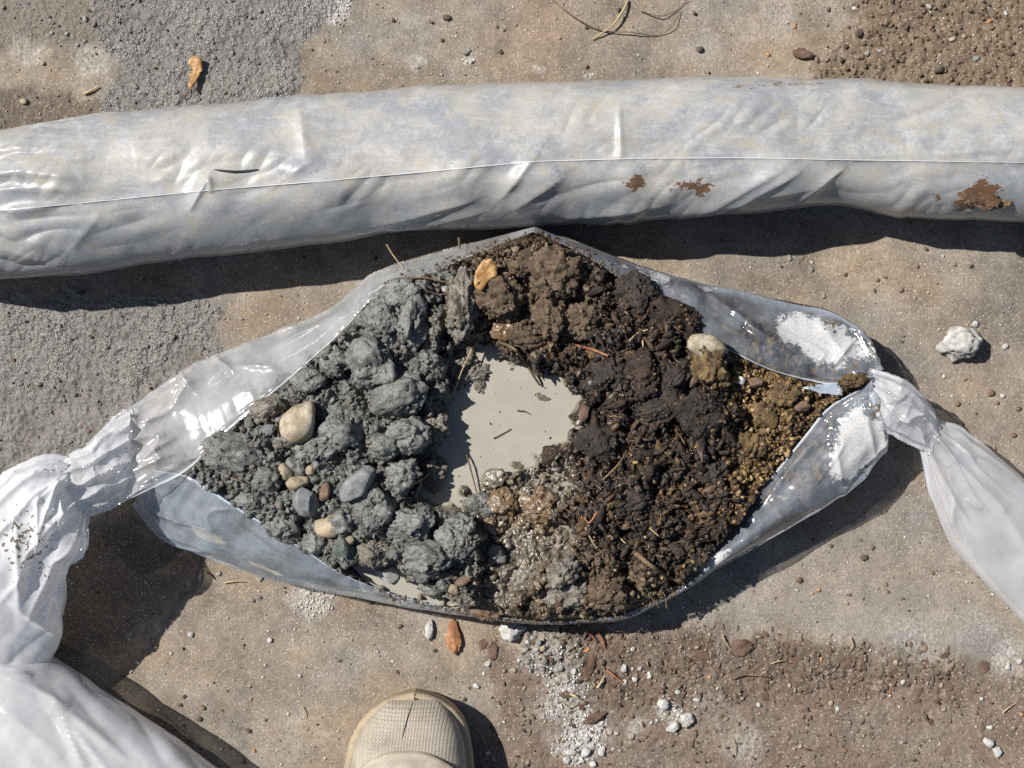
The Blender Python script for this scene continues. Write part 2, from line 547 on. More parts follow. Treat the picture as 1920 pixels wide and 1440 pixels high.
# ------------------------------------------------------------------ the ground: one sheet, fine here, coarse to the horizon
STEP = 2.55 * S
fx = np.arange(-0.50, 0.50 + 1e-6, STEP)
fy = np.arange(-0.385, 0.385 + 1e-6, STEP)
far = np.array([0.02, 0.06, 0.15, 0.4, 1, 3, 10, 40, 150, 400])
gx = np.concatenate([-0.50 - far[::-1], fx, fx[-1] + far])
gy = np.concatenate([-0.385 - far[::-1], fy, fy[-1] + far])
GX, GY = np.meshgrid(gx, gy, indexing='ij')
PX, PY = GX / S + 960, 720 - GY / S
near = sstep(0, 30, np.minimum(np.minimum(PX + 120, 2040 - PX), np.minimum(PY + 100, 1540 - PY)))

wx = fbm2(PX / 55, PY / 55, 21, 4) * 26
wy = fbm2(PX / 55, PY / 55, 31, 4) * 26
QX, QY = PX + wx, PY + wy


def zone(poly, soft):
    return sstep(-soft, soft, poly_sd(QX, QY, poly))


wet_a = zone([(200, -80), (650, -80), (640, 0), (600, 50), (570, 105), (560, 240), (190, 240), (200, 165), (225, 125), (180, 60)], 13)
damp_a = zone([(-100, -80), (210, -80), (215, 60), (150, 110), (60, 95), (-100, 60)], 25)
damp_b = zone([(-100, 165), (70, 160), (200, 200), (210, 260), (-100, 330)], 22)
wet_b = zone([(-100, 560), (200, 545), (400, 560), (418, 640), (360, 700), (230, 775), (120, 870), (-100, 920)], 14)
twist_shadow = zone([(150, 960), (330, 1010), (370, 1060), (330, 1150), (200, 1220), (60, 1250), (0, 1000)], 30)  # cast shadow of the left twist, painted into the ground colour
soil_c = zone([(1640, -80), (2040, -80), (2040, 190), (1540, 175), (1520, 120), (1600, 50)], 30)
soil_d = zone([(905, 1205), (1040, 1185), (1250, 1165), (1330, 1200), (1560, 1195), (1710, 1235), (2040, 1275), (2040, 1540), (870, 1540), (930, 1330)], 16)
band_d = zone([(1000, 1180), (1290, 1170), (1560, 1205), (1800, 1240), (1790, 1300), (1500, 1300), (1290, 1330), (1080, 1300)], 30)
grey_e = zone([(1290, 1150), (1560, 1000), (1700, 940), (1840, 1060), (1810, 1180), (1560, 1190), (1300, 1185)], 26)
rust_f = zone([(395, 590), (560, 560), (640, 545), (600, 600), (450, 660)], 20)
big = fbm2(PX / 260, PY / 260, 5, 3)
mid = fbm2(PX / 70, PY / 70, 9, 4)
fine = fbm2(PX / 16, PY / 16, 13, 3)

C = np.zeros(PX.shape + (3,))
C[:] = (0.258, 0.218, 0.174)
C *= (1 + 0.24 * big + 0.20 * mid + 0.10 * fine)[..., None]
warm = fbm2(PX / 180, PY / 140, 91, 3)
C *= 1 + 0.10 * warm[..., None] * np.array([1.0, 0.1, -1.0])


def blend(w, c):
    global C
    c = np.array(c, float)
    C = C * (1 - w[..., None]) + c * w[..., None]


blend(0.55 * grey_e, (0.275, 0.252, 0.222))
blend(0.5 * rust_f, (0.26, 0.19, 0.13))
pink = sstep(0.1, 0.6, fbm2(PX / 120, PY / 90, 61, 3)) * sstep(560, 700, PX) * sstep(260, 120, PY)
blend(0.35 * pink, (0.27, 0.195, 0.15))
blend(0.8 * damp_a, (0.135, 0.12, 0.095))
blend(0.8 * damp_b, (0.10, 0.075, 0.05))
blend(0.75 * twist_shadow, (0.12, 0.098, 0.078))
wetv = np.clip(wet_a + wet_b, 0, 1)
mudc = (1 + 0.22 * mid + 0.12 * fine)[..., None] * np.array([0.172, 0.167, 0.153])
C = C * (1 - 0.95 * wetv[..., None]) + mudc * 0.95 * wetv[..., None]
dry_b = zone([(60, 720), (160, 690), (250, 740), (180, 830), (60, 880), (-60, 830), (-20, 740)], 30)
blend(0.35 * dry_b, (0.17, 0.15, 0.12))
blend(0.85 * soil_c, (0.17, 0.125, 0.085))
redd = np.clip(0.78 * soil_d * (0.70 + 0.5 * sstep(-0.4, 0.4, mid)), 0, 1)
blend(redd, (0.172, 0.128, 0.098))
blend(0.55 * band_d, (0.118, 0.084, 0.062))

# pale lime dust, where it fell
dust = np.zeros(PX.shape)
gritw = np.zeros(PX.shape)
for (x, y, r, a) in [(640, 12, 26, .8), (880, 118, 12, .8), (780, 118, 14, .5), (1010, 132, 12, .5), (1105, 145, 9, .6),
                     (1060, 1290, 40, .75), (1100, 1345, 22, .8), (1090, 1385, 46, 1.0), (1050, 1280, 50, .35), (1025, 1228, 50, .55), (1190, 1370, 20, .45),
                     (1270, 1335, 22, .6), (1245, 1322, 16, .7), (1395, 1405, 55, .35), (1330, 1320, 70, .22), (590, 1120, 42, .6), (1890, 1235, 42, .5),
                     (60, 105, 26, .45), (170, 120, 40, .4), (30, 95, 40, .3), (1460, 25, 60, .3), (1560, 25, 50, .25), (1330, 70, 40, .2), (1710, 1195, 60, .3),
                     (1840, 1170, 80, .25), (1400, 60, 40, .25), (1050, 1315, 40, .6), (845, 1380, 26, .35), (1580, 110, 30, .2), (1480, 1120, 120, .12)]:
    d = np.hypot(PX - x + 0.6 * wx, PY - y + 0.6 * wy) / r
    dust = np.maximum(dust, a * np.exp(-d * d * 1.1))
    if a >= 0.55:
        gritw = np.maximum(gritw, a * np.exp(-d * d * 1.1))
grit = fbm2(PX / 5.5, PY / 5.5, 71, 2)
dustv = np.clip(dust + 0.55 * grit * (dust > 0.08) * sstep(0.05, 0.4, dust), 0, 0.95) * sstep(0.06, 0.30, dust)
blend(0.85 * dustv, (0.56, 0.545, 0.51))
gcl = zone([(975, 1185), (1060, 1180), (1090, 1220), (1080, 1275), (1010, 1265), (970, 1230)], 12)
blend(0.55 * gcl * (1 - dustv), (0.20, 0.195, 0.165))
blk = np.exp(-(np.hypot(PX - 1075 + wx * .6, PY - 1300 + wy * .6) / 30) ** 2)
blend(0.55 * blk, (0.085, 0.075, 0.065))

Z = 0.0016 * big + 0.0005 * mid + 0.00010 * fine
w6, _ = worley2(PX / 7.5 + wx * 0.02, PY / 7.5, 3)
w10, _ = worley2(PX / 13, PY / 13, 4)
w20, _ = worley2(PX / 24, PY / 24, 6)
f6 = fbm2(PX / 7, PY / 7, 41, 2)
Z += wetv * (0.00075 * f6 + 0.0011 * w6 * sstep(-0.2, 0.4, mid) + 0.0010 * fine)
Z += np.clip(damp_a + damp_b, 0, 1) * 0.0009 * w6
Z += (1 - wetv) * 0.00016 * fbm2(PX / 6, PY / 6, 51, 2)
rough_soil = np.clip(soil_c + 0.9 * band_d, 0, 1)
Z += rough_soil * (0.0013 * w10 + 0.0012 * w6 + 0.0016 * w20 * (w20 > 0.75)) + 0.55 * soil_d * (1 - band_d) * (0.0012 * w6 + 0.0010 * w10 * (w10 > .6))
Z += gcl * (0.0032 * w10 + 0.002 * w6) + dustv * 0.0012 * w6
Z *= near


def ground_z(px, py):
    i = int(np.clip(round(((px - 960) * S - gx[10]) / STEP) + 10, 0, len(gx) - 1))
    j = int(np.clip(round(((720 - py) * S - gy[10]) / STEP) + 10, 0, len(gy) - 1))
    return float(Z[i, j])


wet_attr = np.clip(wetv * (0.85 + 0.4 * mid) + 0.45 * damp_a + 0.3 * damp_b - 0.35 * dry_b, 0, 1)
V = np.stack([GX, GY, Z], -1).reshape(-1, 3)
g_ob = link('ground', mesh_np('ground', V, grid_faces(len(gx), len(gy))[:, ::-1], M['ground'], True,
                              {'col': np.clip(C, 0.01, 0.9).reshape(-1, 3), 'wet': wet_attr.ravel(), 'soil': soil_d.ravel()}))
g_ob['kind'] = 'structure'


# ------------------------------------------------------------------ lump meshes
def ico(sub):
    bm = bmesh.new()
    bmesh.ops.create_icosphere(bm, subdivisions=sub, radius=1.0)
    V = np.array([v.co[:] for v in bm.verts])
    F = np.array([[v.index for v in f.verts] for f in bm.faces])
    bm.free()
    return V, F


ICO = {k: ico(k) for k in (1, 2, 3, 4, 5)}


def wdist3(p, seed):
    """cell-like pits and lumps on a surface"""
    ip = np.floor(p).astype(np.int64)
    best = np.full(len(p), 9.0)
    for a in (-1, 0, 1):
        for b in (-1, 0, 1):
            for c in (-1, 0, 1):
                r = _rnd[_h(ip[:, 0] + a, ip[:, 1] + b, ip[:, 2] + c, seed)]
                d = p - (ip + np.array([a, b, c]) + r[:, :3])
                best = np.minimum(best, (d * d).sum(1))
    return np.sqrt(best)


def lump_mesh(name, style, seed, sub, mat):
    V, F = ICO[sub]
    o = seed * 7.31
    q = V + o
    if style == 'clay':          # plastic clay, torn and cracked
        rr = np.random.default_rng(seed)
        n = rr.normal(size=(11, 3))
        n /= np.linalg.norm(n, axis=1)[:, None]
        d = 0.66 + 0.34 * rr.random(11)
        wq = V + 0.22 * np.stack([fbm3(q * 1.9 + 7 * k, seed + 20 + k, 3) for k in range(3)], 1)
        dots = wq @ n.T
        ang = np.minimum(np.min(np.where(dots > 0.05, d / np.maximum(dots, 0.05), 9), axis=1), 1.15)
        big = fbm3(q * 1.1, seed, 3)
        w = wdist3(q * 4.2, seed + 2)
        w2 = wdist3(q * 9.0, seed + 4)
        cr = np.abs(perlin3(*(q * 1.5).T, seed + 9))
        torn = sstep(0.10, 0.50, fbm3(q * 1.2, seed + 6, 2))
        r = 0.08 + 0.80 * ang + 0.24 * big + torn * (0.24 * (0.55 - w) + 0.11 * (0.45 - w2)) - 0.20 * np.exp(-(cr / 0.028) ** 2)
        r += 0.028 * fbm3(q * 7, seed + 3, 2) + 0.014 * fbm3(q * 20, seed + 7, 2)
        r -= 0.10 * np.exp(-(wdist3(q * 6.5, seed + 8) / 0.15) ** 2)
    elif style == 'crumbly':     # many small crumbs stuck together
        big = fbm3(q * 1.2, seed, 2)
        w = wdist3(q * 2.6, seed + 2)
        w2 = wdist3(q * 6.0, seed + 4)
        r = 1 + 0.30 * big + 0.46 * (0.55 - w) + 0.22 * (0.5 - w2) + 0.07 * fbm3(q * 11, seed + 3, 2) + 0.03 * fbm3(q * 22, seed + 5, 2)
    elif style == 'stone':       # water-worn
        r = 1 + 0.26 * fbm3(q * 0.9, seed, 2) + 0.02 * fbm3(q * 6, seed + 4, 2) + 0.01 * fbm3(q * 18, seed + 6, 2)
    elif style == 'angular':     # broken stone: planes cut the ball
        rr = np.random.default_rng(seed)
        n = rr.normal(size=(9, 3))
        n /= np.linalg.norm(n, axis=1)[:, None]
        d = 0.62 + 0.25 * rr.random(9)
        dots = V @ n.T
        r = np.min(np.where(dots > 0.05, d / np.maximum(dots, 0.05), 9), axis=1)
        r = np.minimum(r, 1.15) * (1 + 0.02 * fbm3(q * 5, seed, 2))
    elif style in ('cobble', 'rubble'):   # blunt broken stone; dry crusty crumb
        rr = np.random.default_rng(seed)
        n = rr.normal(size=(10, 3))
        n /= np.linalg.norm(n, axis=1)[:, None]
        d = 0.70 + 0.28 * rr.random(10)
        dots = V @ n.T
        cut = np.where(dots > 0.05, d / np.maximum(dots, 0.05), 9)
        soft = 14.0 if style == 'cobble' else 26.0
        ang = -np.log(np.exp(-soft * np.minimum(cut, 1.25)).sum(1) + math.exp(-soft * 1.12)) / soft
        r = ang + 0.10 * fbm3(q * 1.0, seed, 2)
        if style == 'cobble':
            r += 0.02 * fbm3(q * 5, seed + 4, 2) + 0.012 * fbm3(q * 16, seed + 6, 2)
        else:
            r += 0.20 * fbm3(q * 2.2, seed + 4, 3) + 0.18 * (0.5 - wdist3(q * 3.5, seed + 2)) + 0.06 * fbm3(q * 9, seed + 6, 2)
    elif style == 'wood':        # weathered fragment, fibres along x
        st = q * np.array([0.8, 4.5, 4.5])
        r = 1 + 0.26 * fbm3(q * 1.3, seed, 3) + 0.17 * fbm3(st, seed + 2, 4) + 0.07 * (0.5 - wdist3(q * 7, seed + 11)) + 0.05 * fbm3(q * 12, seed + 12, 2) + 0.05 * fbm3(st * 3, seed + 13, 2) - 0.10 * np.exp(-(np.abs(perlin3(*(q * np.array([.6, 3, 3])).T, seed + 6)) / .05) ** 2)
    else:
        r = 1 + 0.22 * fbm3(q * 1.4, seed, 3) + 0.1 * fbm3(q * 4, seed + 1, 2)
    return mesh_np(name, V * r[:, None], F, mat, style != 'angular')


_variants = {}


def lump(style, mat, k=None, sub=4, nvar=6):
    k = random.randrange(nvar) if k is None else k
    key = (style, mat, k, sub)
    if key not in _variants:
        _variants[key] = lump_mesh(f'{style}_{mat}_shape', style, 100 + k * 13 + len(style) * 3, sub, M[mat])
    return _variants[key]


# ------------------------------------------------------------------ the earth in the open bag
EL_UL = [(150, 860), (190, 810), (235, 768), (290, 735), (350, 695), (410, 665), (470, 640), (540, 615), (610, 585), (650, 555), (690, 518), (740, 497), (800, 480), (870, 460), (940, 443), (1003, 427)]
IN_UL = [(158, 968), (200, 955), (250, 932), (345, 886), (400, 832), (470, 770), (540, 712), (610, 650), (655, 606), (700, 558), (745, 530), (805, 512), (870, 485), (940, 457), (1003, 434)]
EL_LL = [(250, 945), (278, 990), (310, 1012), (370, 1040), (430, 1062), (500, 1085), (570, 1100), (640, 1115), (720, 1130), (800, 1143), (870, 1155), (940, 1164), (1004, 1171)]
IN_LL = [(285, 880), (360, 897), (430, 942), (500, 985), (570, 1030), (640, 1075), (720, 1108), (800, 1131), (870, 1147), (940, 1158), (1004, 1166)]
EL_UR = [(1003, 427), (1060, 447), (1120, 470), (1200, 500), (1270, 522), (1330, 537), (1390, 548), (1440, 560), (1500, 572), (1550, 582), (1590, 602), (1628, 640), (1652, 695)]
IN_UR = [(1003, 434), (1060, 460), (1110, 486), (1150, 513), (1200, 556), (1260, 596), (1320, 632), (1390, 668), (1450, 695), (1510, 712), (1560, 720), (1605, 712), (1636, 702)]
EL_LR = [(1004, 1171), (1080, 1170), (1160, 1163), (1220, 1142), (1290, 1105), (1350, 1065), (1420, 1024), (1490, 985), (1560, 940), (1620, 892), (1655, 850), (1667, 800), (1664, 750), (1650, 710)]
IN_LR = [(1004, 1166), (1080, 1163), (1160, 1153), (1220, 1132), (1270, 1106), (1310, 1065), (1350, 1020), (1390, 970), (1430, 915), (1470, 865), (1510, 815), (1550, 768), (1590, 742), (1640, 716)]
OUT = [(300, 905), (300, 800), (350, 712)] + EL_UL[5:] + EL_UR[1:] + EL_LR[::-1][1:] + EL_LL[::-1][1:-2]

ZC = 0.045
cs = 1.55 * S * (CAM_H - ZC) / CAM_H
cx = np.arange(P(285, 0, ZC)[0], P(1670, 0, ZC)[0], cs)
cy = np.arange(P(0, 1180, ZC)[1], P(0, 425, ZC)[1], cs)
CX, CY = np.meshgrid(cx, cy, indexing='ij')
kz = S * (CAM_H - ZC) / CAM_H
EX, EY = CX / kz + 960, 720 - CY / kz
sdo = poly_sd(EX, EY, OUT)
w1 = fbm2(EX / 45, EY / 45, 101, 4)
w2 = fbm2(EX / 45, EY / 45, 111, 4)
QX, QY = EX + 24 * w1, EY + 24 * w2
clay_m = zone([(250, 700), (650, 480), (840, 470), (845, 640), (820, 760), (800, 850), (830, 960), (900, 1000), (900, 1130), (700, 1150), (250, 950)], 16)
pond_m = zone([(838, 680), (905, 668), (1000, 680), (1050, 705), (1082, 745), (1090, 800), (1056, 845), (1005, 862), (955, 882), (912, 900), (880, 928), (855, 950), (825, 958), (780, 930), (762, 880), (768, 846), (822, 834), (834, 770)], 10)
pool_m = zone([(650, 1062), (695, 1046), (745, 1052), (765, 1092), (830, 1116), (865, 1142), (760, 1134), (680, 1108)], 8)
puds = 0
for a_ in [(1040, 985, 22, 10), (1075, 960, 16, 10), (945, 1000, 20, 9), (900, 1075, 22, 12), (950, 1110, 16, 8), (1000, 880, 40, 14), (880, 1130, 26, 7), (1090, 640, 12, 16), (1060, 905, 26, 12)]:
    puds = np.maximum(puds, np.exp(-((QX - a_[0]) / a_[2]) ** 2 - ((QY - a_[1]) / a_[3]) ** 2))
slur_m = zone([(820, 950), (890, 915), (960, 885), (1060, 850), (1080, 900), (1060, 960), (1090, 1060), (1040, 1140), (900, 1165), (850, 1130), (890, 1040), (840, 980)], 16)
brown_m = zone([(845, 440), (1090, 430), (1110, 560), (1080, 650), (1000, 660), (930, 650), (840, 610)], 18)
brown2_m = zone([(1000, 1080), (1110, 1010), (1230, 1080), (1250, 1150), (1080, 1190), (980, 1175)], 18)
rust_m = zone([(880, 890), (945, 880), (985, 940), (1050, 960), (1030, 1000), (940, 990), (900, 940)], 12)
gold_m = zone([(1395, 600), (1560, 690), (1660, 650), (1670, 800), (1560, 900), (1440, 940), (1360, 900), (1380, 780), (1350, 700)], 26)
gold_m = np.clip(gold_m + 0.55 * zone([(1200, 900), (1350, 860), (1460, 900), (1400, 1000), (1260, 1060), (1180, 1000)], 30) * sstep(-0.1, 0.5, w1), 0, 1)
peat_m = np.clip(1 - clay_m - pond_m - slur_m - brown_m - brown2_m - gold_m, 0, 1) * sstep(880, 960, EX)
brown_all = np.clip(brown_m + brown2_m, 0, 1)
marsh_m = zone([(1040, 700), (1110, 680), (1150, 760), (1120, 860), (1060, 900), (1040, 840), (1085, 790)], 18)

jx, jy = EX + 7 * w1 + 3 * fbm2(EX / 11, EY / 11, 121, 2), EY + 7 * w2 + 3 * fbm2(EX / 11, EY / 11, 131, 2)
W45, i45 = worley2(jx / 58, jy / 58, 12)
W30, i30 = worley2(jx / 38, jy / 38, 13)
W18, i18 = worley2(jx / 22, jy / 22, 14)
W12, i12 = worley2(jx / 13, jy / 13, 15)
W7, i7 = worley2(jx / 7.5, jy / 7.5, 16)
Wf, if_ = worley2((jx * 0.8 + jy * 0.6) / 30, (-jx * 0.6 + jy * 0.8) / 9, 17)
f4 = fbm2(EX / 5, EY / 5, 141, 2)
hz_ = np.zeros(EX.shape)
hz_ += clay_m * (0.009 + 0.013 * W45 + 0.0060 * W18 + 0.0022 * W12 + 0.0008 * W7 + 0.0042 * (0.5 - np.abs(perlin2(jx / 17, jy / 17, 151))) + 0.0022 * (0.5 - np.abs(perlin2(jx / 7, jy / 7, 153))))
hz_ += slur_m * (-0.0042 + 0.0055 * W30 + 0.0042 * W18 + 0.0028 * W12 + 0.0012 * W7)
hz_ += brown_all * (0.003 + 0.011 * W45 + 0.008 * W18 + 0.005 * W12 + 0.003 * W7)
hz_ += peat_m * (0.003 + 0.012 * W45 + 0.004 * W30 + 0.007 * Wf + 0.0045 * W18 + 0.0032 * W12 + 0.0026 * W7)
hz_ += gold_m * (-0.003 + 0.007 * W45 + 0.006 * W18 + 0.0045 * W12 + 0.003 * W7)
hz_ += 0.0006 * f4 + 0.003 * w1
hz_ -= 0.005 * marsh_m + 0.009 * puds
rimw = 95 - 50 * sstep(820, 900, EX) * sstep(1180, 1050, EX) * sstep(1000, 1080, EY)
env = 0.010 + 0.033 * sstep(-6, 1.0, sdo / rimw)
CZ = env + hz_ * sstep(-10, 45, sdo)
dip = np.clip(pond_m + pool_m, 0, 1)
CZ = CZ * (1 - dip) + dip * (0.0335 + 0.0035 * f4 * 0.5 + 0.0018 * w1)
WATER_Z = 0.0405
# film keeps the earth down along the rim
mh, mw = 0.05, 0.0


def surf(px, py):
    i = int(np.clip(round(((px - 960) * kz - cx[0]) / cs), 0, len(cx) - 1))
    j = int(np.clip(round(((720 - py) * kz - cy[0]) / cs), 0, len(cy) - 1))
    return float(CZ[i, j])


CC = np.zeros(EX.shape + (3,))
tot = np.zeros(EX.shape)


def addc(w, c, var, idv):
    global CC, tot
    cc = np.array(c) * (1 + var * (idv - 0.5) * 2)[..., None]
    CC += w[..., None] * cc
    tot += w


addc(clay_m + 0.02, (0.135, 0.138, 0.128), 0.18, i18)
addc(slur_m * 1.2, (0.165, 0.14, 0.108), 0.15, i12)
addc(brown_all, (0.125, 0.09, 0.058), 0.35, i12)
addc(peat_m, (0.034, 0.026, 0.021), 0.5, i18)
addc(gold_m, (0.12, 0.08, 0.04), 0.75, i12)
addc(dip, (0.30, 0.275, 0.225), 0.0, i12)
addc(rust_m * 2.0, (0.20, 0.125, 0.06), 0.2, i7)
CC /= tot[..., None]
sp = ((i7 > 0.86) & (W7 > 0.35)) * (peat_m + gold_m * 1.0) * sstep(1080, 1250, EX)
CC = CC * (1 - 0.7 * sp[..., None]) + np.array([0.25, 0.165, 0.08]) * 0.7 * sp[..., None]
wood = ((if_ > 0.72) & (Wf > 0.3)) * peat_m
CC = CC * (1 - 0.5 * wood[..., None]) + np.array([0.09, 0.055, 0.036]) * 0.5 * wood[..., None]
nearp = sstep(70, 10, -poly_sd(EX, EY, [(838, 680), (905, 668), (1000, 680), (1050, 705), (1082, 745), (1086, 790), (1050, 815), (905, 868), (850, 935), (785, 925), (770, 880), (830, 838), (840, 770)]))
shore = sstep(WATER_Z + 0.0055, WATER_Z + 0.0003, CZ + 0.0012 * f4) * np.clip(clay_m + slur_m + brown_all + dip + marsh_m + nearp, 0, 1)
CC = CC * (1 - 0.8 * shore[..., None]) + np.array([0.30, 0.275, 0.225]) * 0.8 * shore[..., None]
CW = np.clip(0.6 * clay_m + 0.95 * slur_m + 0.55 * brown_all + 0.9 * marsh_m + 0.8 * dip + 0.5 * shore + 0.55 * peat_m * sstep(1330, 1080, EX) + 0.24 * peat_m + 0.5 * w1 * 0.4, 0, 1)
# cloudy water standing in the hollow; its shore is where the earth rises through it
wp = [(640, 1040), (700, 860), (750, 800), (800, 640), (960, 620), (1110, 640), (1130, 800), (1105, 960), (1050, 1060), (960, 1105), (890, 1132), (830, 1136), (760, 1124), (700, 1102)]
wat = None
WATER_LATER = True

# ------------------------------------------------------------------ film surfaces
def normals(G, wrap=False):
    du = np.gradient(G, axis=0)
    if wrap:
        dv = np.roll(G, -1, 1) - np.roll(G, 1, 1)
    else:
        dv = np.gradient(G, axis=1)
    n = np.cross(du, dv)
    return n / (np.linalg.norm(n, axis=-1, keepdims=True) + 1e-12)


def to_px(G):
    k = S * (CAM_H - G[..., 2]) / CAM_H
    return G[..., 0] / k + 960, 720 - G[..., 1] / k


CREASES = []


def crease_field(X, Y, lst):
    h = np.zeros(X.shape)
    for (x1, y1, x2, y2, a, w) in lst:
        d, t, side = seg_dist(X, Y, x1, y1, x2, y2)
        tap = np.sin(np.clip(t, 0, 1) * math.pi) ** 0.6
        dd = np.where(side > 0, d / w, d / (w * 0.6))
        prof = np.exp(-(np.sqrt(dd * dd + 0.12) - 0.346))
        h = h + a * prof * (0.25 + 0.75 * tap) * np.exp(-np.maximum(0, d - 3 * w) / w)
    return h


def flap(name, inner, outer, zi, zo, parent, nu=320, nv=90, wr=None, creases=(), mat='film', milk=0.4, res=None, dirt=None, bulge=0.010, tuck=22, bulk=1.0):
    """a side of the bag: from the cut edge, over the shoulder, down and under to the ground"""
    A = spline(inner, nu)
    B = spline(outer, nu)
    A = A + np.stack([0.8 * fbm2(A[:, 0] / 40, A[:, 1] / 40, 221, 3), 1.1 * fbm2(A[:, 0] / 46, A[:, 1] / 46, 225, 3)], 1)
    u = np.linspace(0, 1, nu)
    ze = np.interp(u, np.linspace(0, 1, len(zi)), zi)
    zs = np.interp(u, np.linspace(0, 1, len(zo)), zo)
    ze = ze + 0.0009 * fbm2(A[:, 0] / 60, A[:, 1] / 40, 231, 3)
    PA = np.array([P(a[0], a[1], z) for a, z in zip(A, ze)])
    PB = np.array([P(b[0], b[1], z) for b, z in zip(B, zs)])
    inw = PA - PB
    inw[:, 2] = 0
    L = np.linalg.norm(inw, axis=1, keepdims=True)
    cen = np.array([0.0, -0.01, 0])
    inn = inw / np.maximum(L, 1e-6)
    ta = np.gradient(PB, axis=0)
    nrm = np.stack([-ta[:, 1], ta[:, 0], 0 * ta[:, 0]], 1)
    nrm /= np.linalg.norm(nrm, axis=1, keepdims=True) + 1e-9
    sgn = np.sign((nrm * (cen - PB)).sum(1).mean())
    nrm *= sgn
    PG = PB + nrm * (tuck * S)
    PG[:, 2] = 0.0035
    nv1 = int(nv * 0.72)
    t = np.linspace(0, 1, nv1)[None, :, None]
    G1 = PA[:, None] * (1 - t) + PB[:, None] * t
    G1[..., 2] += (bulge * np.sin(t[..., 0] * math.pi) * np.minimum(1, L / (60 * S)))
    a2 = np.linspace(0, 1, nv - nv1 + 1)[1:][None, :, None]
    G2 = PB[:, None] * (1 - a2) + PG[:, None] * a2
    out = np.sin(a2 * math.pi)
    G2 = G2 - nrm[:, None] * out * (3 * S)
    G = np.concatenate([G1, G2], 1)
    X, Y = to_px(G)
    N = normals(G)
    N *= np.sign(N[:, :nv1, 2].mean())
    vv = np.concatenate([t[0, :, 0], 1 + a2[0, :, 0]])[None, :] * np.ones((nu, 1))
    uu = u[:, None] * np.ones((1, nv))
    h = 0.0008 * fbm2(X / 110, Y / 110, 201, 2) + 0.0014 * np.abs(perlin2(X / 120 + Y / 150, Y / 120, 203)) + 0.0007 * np.abs(perlin2(X / 30, Y / 36, 205)) * sstep(0.0, 0.4, perlin2(X / 90, Y / 90, 206))
    if wr is not None:
        h = h + wr(uu, vv, X, Y)
    h = h + crease_field(X, Y, creases)
    soft = sstep(0, 0.06, vv) * sstep(2.0, 1.7, vv)
    G = G + N * (h * (0.25 + 0.75 * soft))[..., None]
    G[..., 2] = np.maximum(G[..., 2], 0.0035)
    at = {'milk': np.broadcast_to(milk(uu, vv, X, Y) if callable(milk) else np.full(X.shape, milk), X.shape).ravel(),
          'res': (res(uu, vv, X, Y) if res else np.zeros(X.shape)).ravel(),
          'dirt': (dirt(uu, vv, X, Y) if dirt else np.zeros(X.shape)).ravel()}
    at['milk'] = np.maximum(at['milk'].reshape(X.shape), 0.85 * sstep(0.035, 0.012, vv)).ravel()  # highlight line along the cut edge, painted in as extra cloudiness
    o = link(name, mesh_np(name, G.reshape(-1, 3), grid_faces(nu, nv), M[mat], True, at), parent)
    return o, G


def tube(name, left, right, zmid, hz, parent, nu=200, nv=120, wr=None, creases=(), mat='film_milky', power=1.0, attrs=None, top=(0, 0), cap=True):
    """a filled or bunched tube of film between two outlines seen from above"""
    A = spline(left, nu)
    B = spline(right, nu)
    u = np.linspace(0, 1, nu)
    zm = np.interp(u, np.linspace(0, 1, len(zmid)), zmid)
    hh = np.interp(u, np.linspace(0, 1, len(hz)), hz)
    PA = np.array([P(a[0], a[1], z) for a, z in zip(A, zm)])
    PB = np.array([P(b[0], b[1], z) for b, z in zip(B, zm)])
    th = np.linspace(0, 2 * math.pi, nv, endpoint=False)
    c, s = np.cos(th), np.sin(th)
    cc = np.sign(c) * np.abs(c) ** power
    ss = np.sign(s) * np.abs(s) ** power
    mid_, half = (PA + PB) / 2, (PA - PB) / 2
    G = mid_[:, None] + half[:, None] * cc[None, :, None]
    G[..., 2] += hh[:, None] * ss[None, :]
    X, Y = to_px(G)
    N = normals(G, True)
    flip = np.sign(N[:, nv // 4, 2].mean())
    N *= flip
    uu = u[:, None] * np.ones((1, nv))
    tt = th[None, :] * np.ones((nu, 1))
    h = np.zeros(X.shape)
    if wr is not None:
        h = h + wr(uu, tt, X, Y)
    up = sstep(-0.15, 0.25, np.sin(tt))
    h = h + crease_field(X, Y, creases) * up
    G = G + N * h[..., None]
    G[..., 2] = np.maximum(G[..., 2], 0.0035)
    at = {k: f(uu, tt, X, Y).ravel() for k, f in (attrs or {}).items()}
    V = G.reshape(-1, 3)
    F = grid_faces(nu, nv, True)
    if flip < 0:
        F = F[:, ::-1]
    if cap:
        e0, e1 = len(V), len(V) + 1
        V = np.vstack([V, G[0].mean(0), G[-1].mean(0)])
        j = np.arange(nv)
        j2 = (j + 1) % nv
        q0 = np.stack([j, np.full(nv, e0), j2, j2], 1)
        q1 = np.stack([(nu - 1) * nv + j, (nu - 1) * nv + j2, np.full(nv, e1), np.full(nv, e1)], 1)
        # degenerate quads become triangles through a bmesh-free split
        tri = np.vstack([q0[:, :3], q1[:, :3]])
        F3 = np.vstack([F[:, [0, 1, 2]], F[:, [0, 2, 3]], tri])
        at = {k: np.concatenate([a, [a[0], a[-1]]]) for k, a in at.items()}
        F = F3
    return link(name, mesh_np(name, V, F, M[mat], True, at), parent), G


